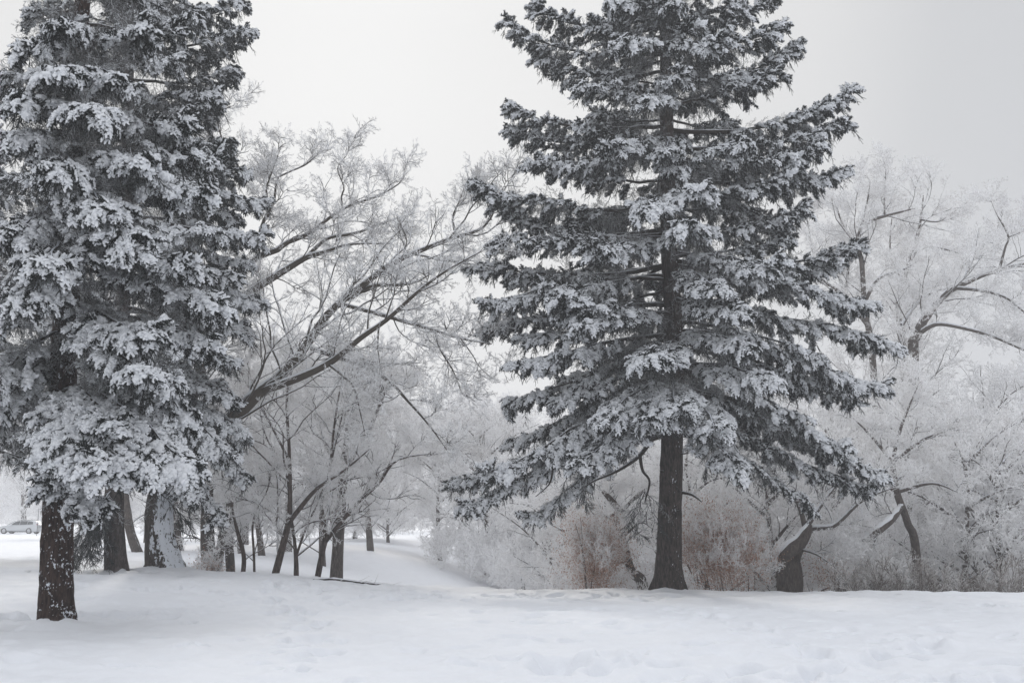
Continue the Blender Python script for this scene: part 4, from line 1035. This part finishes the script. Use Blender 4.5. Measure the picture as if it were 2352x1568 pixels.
for i, (px, dd, ty, sp, lb) in enumerate(WT):
    q = P(px, 1300, dd); z0 = gz(q[0], dd); H = max(P(px, ty, dd)[2]-z0, 3)
    big = 1.0 if dd < 50 else 1.35
    cnt += wood_tree(q[0], dd, H, sp*(.7+H/22), lb, 100+i, (1.0 if dd < 50 else .75)*(.62 if px < 1020 else 1), (.75*big, 1.3*big), lowc=.05 if dd in (78, 84, 88, 80) else .42 if px < 1020 else .15)
print('wood twigs', cnt)

# undergrowth: frosted brush standing in the hollow (uncountable)
def brush(name, label, n, xs, ys, hs, grp, sc, idxn, lean=.35, cond=None, hpow=1.0):
    x = rng.uniform(*xs, n*3); y = rng.uniform(*ys, n*3)
    ang = x/y
    keep_ = cond(x, y) if cond else np.ones(len(x), bool)
    x, y = x[keep_][:n], y[keep_][:n]; m = len(x)
    z = ground_z(x, y)+rng.random(m)**hpow*hs
    X = rng.normal(0, lean, (m, 3)); X[:, 2] = 1
    pts = Pts(); pts.add(np.stack([x, y, z], -1), X, rng.normal(0, 1, (m, 3)), rng.uniform(*sc, m), rng.integers(0, idxn, m))
    o = pts.link(name, grp); tag(o, label, kind='stuff'); return o
inwood = lambda x, y: ((x > 2.2) & (y > 30.5)) | (x > -1.9+(y-34)*-.12)
brush('undergrowth', 'dense white frosted brush along the edge of the wood', 900, (1, 26), (33.2, 41), 2.4, G_HOAR, (.8, 1.3), 5, .45, lambda x, y: (x/y > .02) & (x/y < .62))
brush('undergrowth', 'thin upright frosted wands in front of the wood at right', 3600, (9, 22), (29.5, 36), 1.3, G_WAND, (.7, 1.5), 3, .22, lambda x, y: (x/y > .315) & (x/y < .6))
brush('undergrowth', 'white brush deeper in the misty wood', 560, (-7, 34), (40, 62), 4.5, G_HOAR, (1.3, 2.4), 5, .5, lambda x, y: (x > -1.9-(y-50)*.28+1.0) & (x/y < .62))
brush('undergrowth', 'rounded white bushes in the hollow at centre', 700, (-6, 10), (42, 66), 1.7, G_HOAR, (.8, 1.6), 5, .5, lambda x, y: (x > -1.9-(y-50)*.30) & (x/y < .12))
brush('undergrowth', 'far frosted wood dissolving in mist', 700, (-34, 60), (80, 115), 8, G_HOAR, (2.0, 4.0), 5, .5, lambda x, y: (x/y > -.20) & (x/y < .62))
brush('undergrowth', 'low white bushes across the snow beyond the young stems', 420, (-40, -8), (76, 100), 1.8, G_HOAR, (1.2, 2.4), 5, .5, lambda x, y: (x/y < -.11) & (x/y > -.36))
brush('undergrowth', 'pale frosted treeline closing the far end of the snowy slope', 520, (-75, -15), (125, 150), 10, G_HOAR, (2.2, 4.5), 5, .5, lambda x, y: (x/y < -.10))
brush('undergrowth', 'pale far thicket beyond the road dissolving in the mist', 650, (-110, -10), (150, 190), 11, G_HOAR, (3, 6), 5, .5)

brush('undergrowth', 'thin frosted brush round the crooked trunk and the bent dead trunk', 420, (1.5, 12), (31.2, 33.4), 1.9, G_HOAR, (.45, .85), 5, .5, lambda x, y: ((x/y > .06) & (x/y < .135)) | ((x/y > .235) & (x/y < .36)))
# russet leaved shrubs
def leaf_shrub(px, dd, w_, h_, label, n, seed, py0=1352):
    global rng
    keep = rng; rng = np.random.default_rng(seed)
    q = P(px, py0, dd); b = np.array([q[0], dd, gz(q[0], dd)])
    root = tag(empty('leafy_shrub', b), label, 'shrub')
    z0 = P(px, 1360, dd)[2]
    S = []; m = 5
    a = rng.uniform(0, 6.28, m); e_ = np.stack([np.cos(a)*w_*.5, np.sin(a)*w_*.5, np.full(m, h_+z0-b[2])], -1)*rng.uniform(.6, 1, (m, 1))
    S = paths(np.tile(b, (m, 1)), e_, np.linalg.norm(e_, axis=1), 9, .08)
    g = Geo(); g.tubes(S, np.tile(np.linspace(.03, .008, 9), (m, 1)), 5, 0); link('stems', g, [M_WOODF], root)
    c = rng.normal(0, 1, (n, 3)); c = nrm(c)*rng.random((n, 1))**.5*rng.uniform(.7, 1.35, (n, 1))
    c = np.stack([c[:, 0]*w_*.5, c[:, 1]*w_*.5, z0+h_*.5+c[:, 2]*h_*.5], -1); c[:, 0] += b[0]; c[:, 1] += b[1]
    kk = vnoise(c[:, 0]*1.3, c[:, 1]*1.3, c[:, 2]*1.3) > .40; c = c[kk]; n = len(c)
    pts = Pts(); pts.add(c, rng.normal(0, 1, (n, 3)), rng.normal(0, 1, (n, 3)), rng.uniform(.7, 1.2, n), rng.integers(0, 3, n)); pts.link('leaves', G_LEAF, root)
    k = int(n*.75); pts = Pts(); cc = c[:k]; X = cc-np.array([b[0], b[1], z0]); X[:, 2] += .4
    pts.add(cc, X, rng.normal(0, 1, (k, 3)), rng.uniform(.4, .8, k), rng.integers(0, 5, k)); pts.link('twigs', G_HOAR, root)
    rng = keep
leaf_shrub(1365, 31.5, 2.0, 2.3, 'pale russet leaved shrub with frosted twigs left of the crooked trunk', 330, 201)
leaf_shrub(1655, 31, 2.5, 2.4, 'pale russet leaved shrub just right of the tall spruce trunk', 520, 202)
leaf_shrub(1705, 34, 1.7, 3.2, 'taller thin shrub holding brown leaves, between the spruce trunk and dead trunk', 90, 203)
leaf_shrub(1900, 33, 2.2, 1.2, 'low dull brown leafed shrub right of the bent dead trunk', 90, 204)
leaf_shrub(488, 32.5, .9, .9, 'small clump of pinkish dead leaves at the foot of the forked grey trunk', 34, 205, 1270)

# ------------------------------------------------------------------ fallen branch, rock, twig in the snow
def fallen():
    pts = [P(718, 1352, 26.3), P(735, 1340, 26.3), P(760, 1336, 26.3), P(800, 1340, 26.3), P(840, 1349, 26.3), P(875, 1352, 26.3)]
    for p in pts: p[2] = max(p[2], gz(p[0], p[1])+.02)
    b = pts[3]; root = tag(empty('fallen_branch', b), 'long fallen branch lying on the ridge below the young stems, snow along its top', 'branch')
    q, r = resample(pts, 24, [.02, .035, .045, .04, .03, .015]); g = Geo(); g.tubes(q[None], r[None], 9, 0)
    qq = q.copy(); qq[:, 2] += r*.7; g.tubes(qq[None], (r*.9*np.r_[0, rng.uniform(.5, 1.1, 22), 0])[None], 7, 1, .8)
    link('branch_stem', g, [M_WOOD, M_SNOW], root)
    g = Geo(); p, T = sample(q[None], rng.uniform(.3, .98, (1, 9))); dd_ = side_dirs(T, rng.uniform(.4, .9, (1, 9)), .6, .25)[0]
    g.tubes(paths(p[0], dd_, rng.uniform(.25, .6, 9), 6, .12), np.tile(np.linspace(.012, .004, 6), (9, 1)), 5, 0)
    link('side_twigs', g, [M_TWIG], root)
fallen()
def rock():
    b = P(1080, 1343, 40); b[2] = gz(b[0], 40)
    zt = P(1080, 1340, 40)[2]
    g = Geo(); u = np.linspace(0, math.pi, 12); v = np.linspace(0, 2*math.pi, 21)[:-1]
    U, V_ = np.meshgrid(u, v, indexing='ij'); X = np.stack([np.sin(U)*np.cos(V_), np.sin(U)*np.sin(V_), np.cos(U)], -1)
    n_ = 1+.45*(vnoise(X[..., 0]*1.7+5, X[..., 1]*1.7, X[..., 2]*1.7)-.5)
    X = X*n_[..., None]*np.array([.42, .35, .30]); X[..., 2] = np.maximum(X[..., 2], -.2)
    X = X.reshape(-1, 3)+np.array([b[0], 40, b[2]+.12])
    i = np.arange(11)[:, None]; j = np.arange(20)[None]; j2 = (j+1) % 20
    g.add(X, np.stack([i*20+j, (i+1)*20+j, (i+1)*20+j2, i*20+j2], -1).reshape(-1, 4))
    m = frost_mat('rock_surface', (.16, .14, .12), (.8, .82, .86), .55, .85, .3, 6)
    tag(link('boulder', g, [m]), 'small brown boulder with snowy top where the bright slope meets the bushes', 'rock')
rock()
def stake():
    b = P(89*.9408, 1229, 100); b[2] = gz(b[0], 100); g = Geo()
    q, r = resample([b, b+np.array([.02, 0, 1.4]), b+np.array([0, 0, 2.7])], 8, [.03, .028, .02]); g.tubes(q[None], r[None], 8, 0)
    tag(link('marker_pole', g, [plain('pole_paint', (.10, .10, .10))]), 'thin upright pole in the snow in front of the parked car', 'pole')
stake()

# ------------------------------------------------------------------ car
def car():
    c = P(46, 1227, 113); z0 = gz(c[0], 113)
    root = tag(empty('parked_car', (c[0], 113, z0)), 'silver estate car parked in the mist behind the near trunk, facing left', 'car')
    body_m = plain('silver_paint', (.62, .64, .66), .35, .5); glass = plain('car_glass', (.05, .06, .065), .1, .6); tyre_m = plain('tyre_rubber', (.03, .03, .03), .8)
    rim_m = plain('alloy', (.5, .5, .52), .35, .5, .7); lamp_m = plain('lamp_lens', (.75, .76, .78), .15, .6); red = plain('tail_lens', (.35, .03, .03), .2, .5); dk = plain('dark_trim', (.04, .04, .045), .6)
    W = .90
    def loft(name, stations, m, parent=root):
        """stations: (x, zbottom, zbelt, ztop, half width belt, half width top)"""
        g = Geo(); V = []; n = len(stations)
        for x, zb, zm, zt, wb, wt in stations:
            ring = [(-wb*.92, zb), (-wb, zb+.18), (-wb, zm-.04), (-wb*.97, zm), (-wt, zt-.05), (-wt*.86, zt), (wt*.86, zt), (wt, zt-.05), (wb*.97, zm), (wb, zm-.04), (wb, zb+.18), (wb*.92, zb)]
            V += [(x, yy, zz) for yy, zz in ring]
        V = np.array(V, float); k = 12
        i = np.arange(n-1)[:, None]; j = np.arange(k)[None]; j2 = (j+1) % k
        Q = np.stack([i*k+j, (i+1)*k+j, (i+1)*k+j2, i*k+j2], -1).reshape(-1, 4)
        g.add(V, Q); T = []
        for bs in (0, (n-1)*k):
            for a in range(1, k-1): T.append((bs, bs+a, bs+a+1))
        g.T.append(np.array(T)); g.tm.append(np.zeros(len(T), int))
        return link(name, g, [m], parent, True, (0, 0, 0))
    st = [(-2.36, .34, .55, .60, .70, .66), (-2.25, .24, .66, .72, .82, .76), (-1.95, .22, .76, .82, .88, .80), (-1.5, .22, .86, .91, W, .80), (-1.15, .22, .92, .97, W, .78),
          (-.75, .22, .95, 1.18, W, .70), (-.35, .22, .96, 1.38, W, .66), (0, .22, .96, 1.46, W, .66), (.7, .22, .97, 1.49, W, .66), (1.4, .22, .98, 1.47, W, .65),
          (1.9, .24, .99, 1.40, .88, .63), (2.2, .28, .98, 1.16, .84, .66), (2.34, .36, .90, .98, .78, .68)]
    loft('body', st, body_m)
    g0 = Geo()
    def quadbox(name, pts_xz, y0, y1, m, par=root):
        g = Geo(); n = len(pts_xz); V = np.array([(x, y0 if z < 1.1 else y1, z) for x, z in pts_xz]+[(x, (y0 if z < 1.1 else y1)*.97, z) for x, z in pts_xz], float)
        T = [(0, a, a+1) for a in range(1, n-1)]+[(n, n+a+1, n+a) for a in range(1, n-1)]
        Q = [(a, (a+1) % n, n+(a+1) % n, n+a) for a in range(n)]
        g.add(V, np.array(Q), np.array(T)); return link(name, g, [m], par, False, (0, 0, 0))
    for s in (-1, 1):
        for a in ([(-.68, 1.0), (.28, 1.0), (.28, 1.41), (-.02, 1.39), (-.28, 1.31)], [(.34, 1.0), (1.15, 1.02), (1.15, 1.41), (.34, 1.42)], [(1.21, 1.02), (1.85, 1.06), (1.72, 1.33), (1.21, 1.40)]):
            quadbox('window', a, s*.905, s*.69, glass)
        for x in (-1.42, 1.42):
            w = empty('wheel', (x, s*.80, .33)); w.parent = root
            for nm, R0, R1, m in (('tyre', .33, .22, tyre_m), ('rim', .215, .05, rim_m)):
                g = Geo(); aa = np.linspace(0, 2*math.pi, 25)[:-1]; V = []
                prof = [(R0*.96, -.11), (R0, -.07), (R0, .07), (R0*.96, .11), (R1, .10), (R1, -.10)]
                for a in aa:
                    for rr, yy in prof: V.append((rr*math.cos(a), yy*(1 if nm == 'tyre' else .92), rr*math.sin(a)))
                i = np.arange(24)[:, None]; j = np.arange(6)[None]; i2 = (i+1) % 24; j2 = (j+1) % 6
                g.add(np.array(V), np.stack([i*6+j, i*6+j2, i2*6+j2, i2*6+j], -1).reshape(-1, 4)); link(nm, g, [m], w, False, (0, 0, 0))
        def box(nm, c_, sz, m):
            g = Geo(); a = np.array([(x, y, z) for x in (-1, 1) for y in (-1, 1) for z in (-1, 1)], float)*np.array(sz)/2+np.array(c_)
            g.add(a, np.array([(0, 1, 3, 2), (4, 6, 7, 5), (0, 4, 5, 1), (2, 3, 7, 6), (0, 2, 6, 4), (1, 5, 7, 3)]))
            o = link(nm, g, [m], root, False, (0, 0, 0)); bv = o.modifiers.new('bevel', 'BEVEL'); bv.width = .025; bv.segments = 2; return o
        box('headlight', (-2.16, s*.66, .68), (.28, .30, .14), lamp_m); box('tail_light', (2.22, s*.68, .92), (.16, .2, .3), red)
        box('mirror', (-.55, s*1.0, 1.03), (.14, .2, .14), body_m); box('sill_trim', (0, s*.885, .24), (2.2, .06, .08), dk)
        box('door_handle', (.15, s*.915, .86), (.16, .03, .03), body_m); box('roof_rail', (.7, s*.56, 1.52), (1.7, .04, .04), dk)
    quadw = [(-1.12, .99), (-.40, 1.385)]
    g = Geo(); V = np.array([(-1.13, -.70, .995), (-1.13, .70, .995), (-.38, .58, 1.385), (-.38, -.58, 1.385)]); V2 = V+np.array([-.012, 0, .012]); g.add(np.concatenate([V2, V-.03]), np.array([(0, 1, 2, 3), (4, 7, 6, 5), (0, 4, 5, 1), (1, 5, 6, 2), (2, 6, 7, 3), (3, 7, 4, 0)]))
    link('windscreen', g, [glass], root, False, (0, 0, 0))
    root.rotation_euler = (0, 0, R_(-3))
car()

# ------------------------------------------------------------------ mist
def haze():
    g = Geo(); a = np.array([(x, y, z) for x in (-240, 240) for y in (-20, 420) for z in (-8, 27)], float)
    g.add(a, np.array([(0, 1, 3, 2), (4, 6, 7, 5), (0, 4, 5, 1), (2, 3, 7, 6), (0, 2, 6, 4), (1, 5, 7, 3)]))
    m = bpy.data.materials.new('mist'); m.use_nodes = True; t = m.node_tree; t.nodes.clear()
    o_ = t.nodes.new('ShaderNodeOutputMaterial'); v = t.nodes.new('ShaderNodeVolumePrincipled')
    v.inputs['Color'].default_value = (.97, .975, .985, 1); v.inputs['Density'].default_value = .0019; v.inputs['Anisotropy'].default_value = .05
    t.links.new(v.outputs[0], o_.inputs['Volume'])
    tag(link('haze', g, [m], None, False), 'pale freezing mist', kind='stuff')
haze()
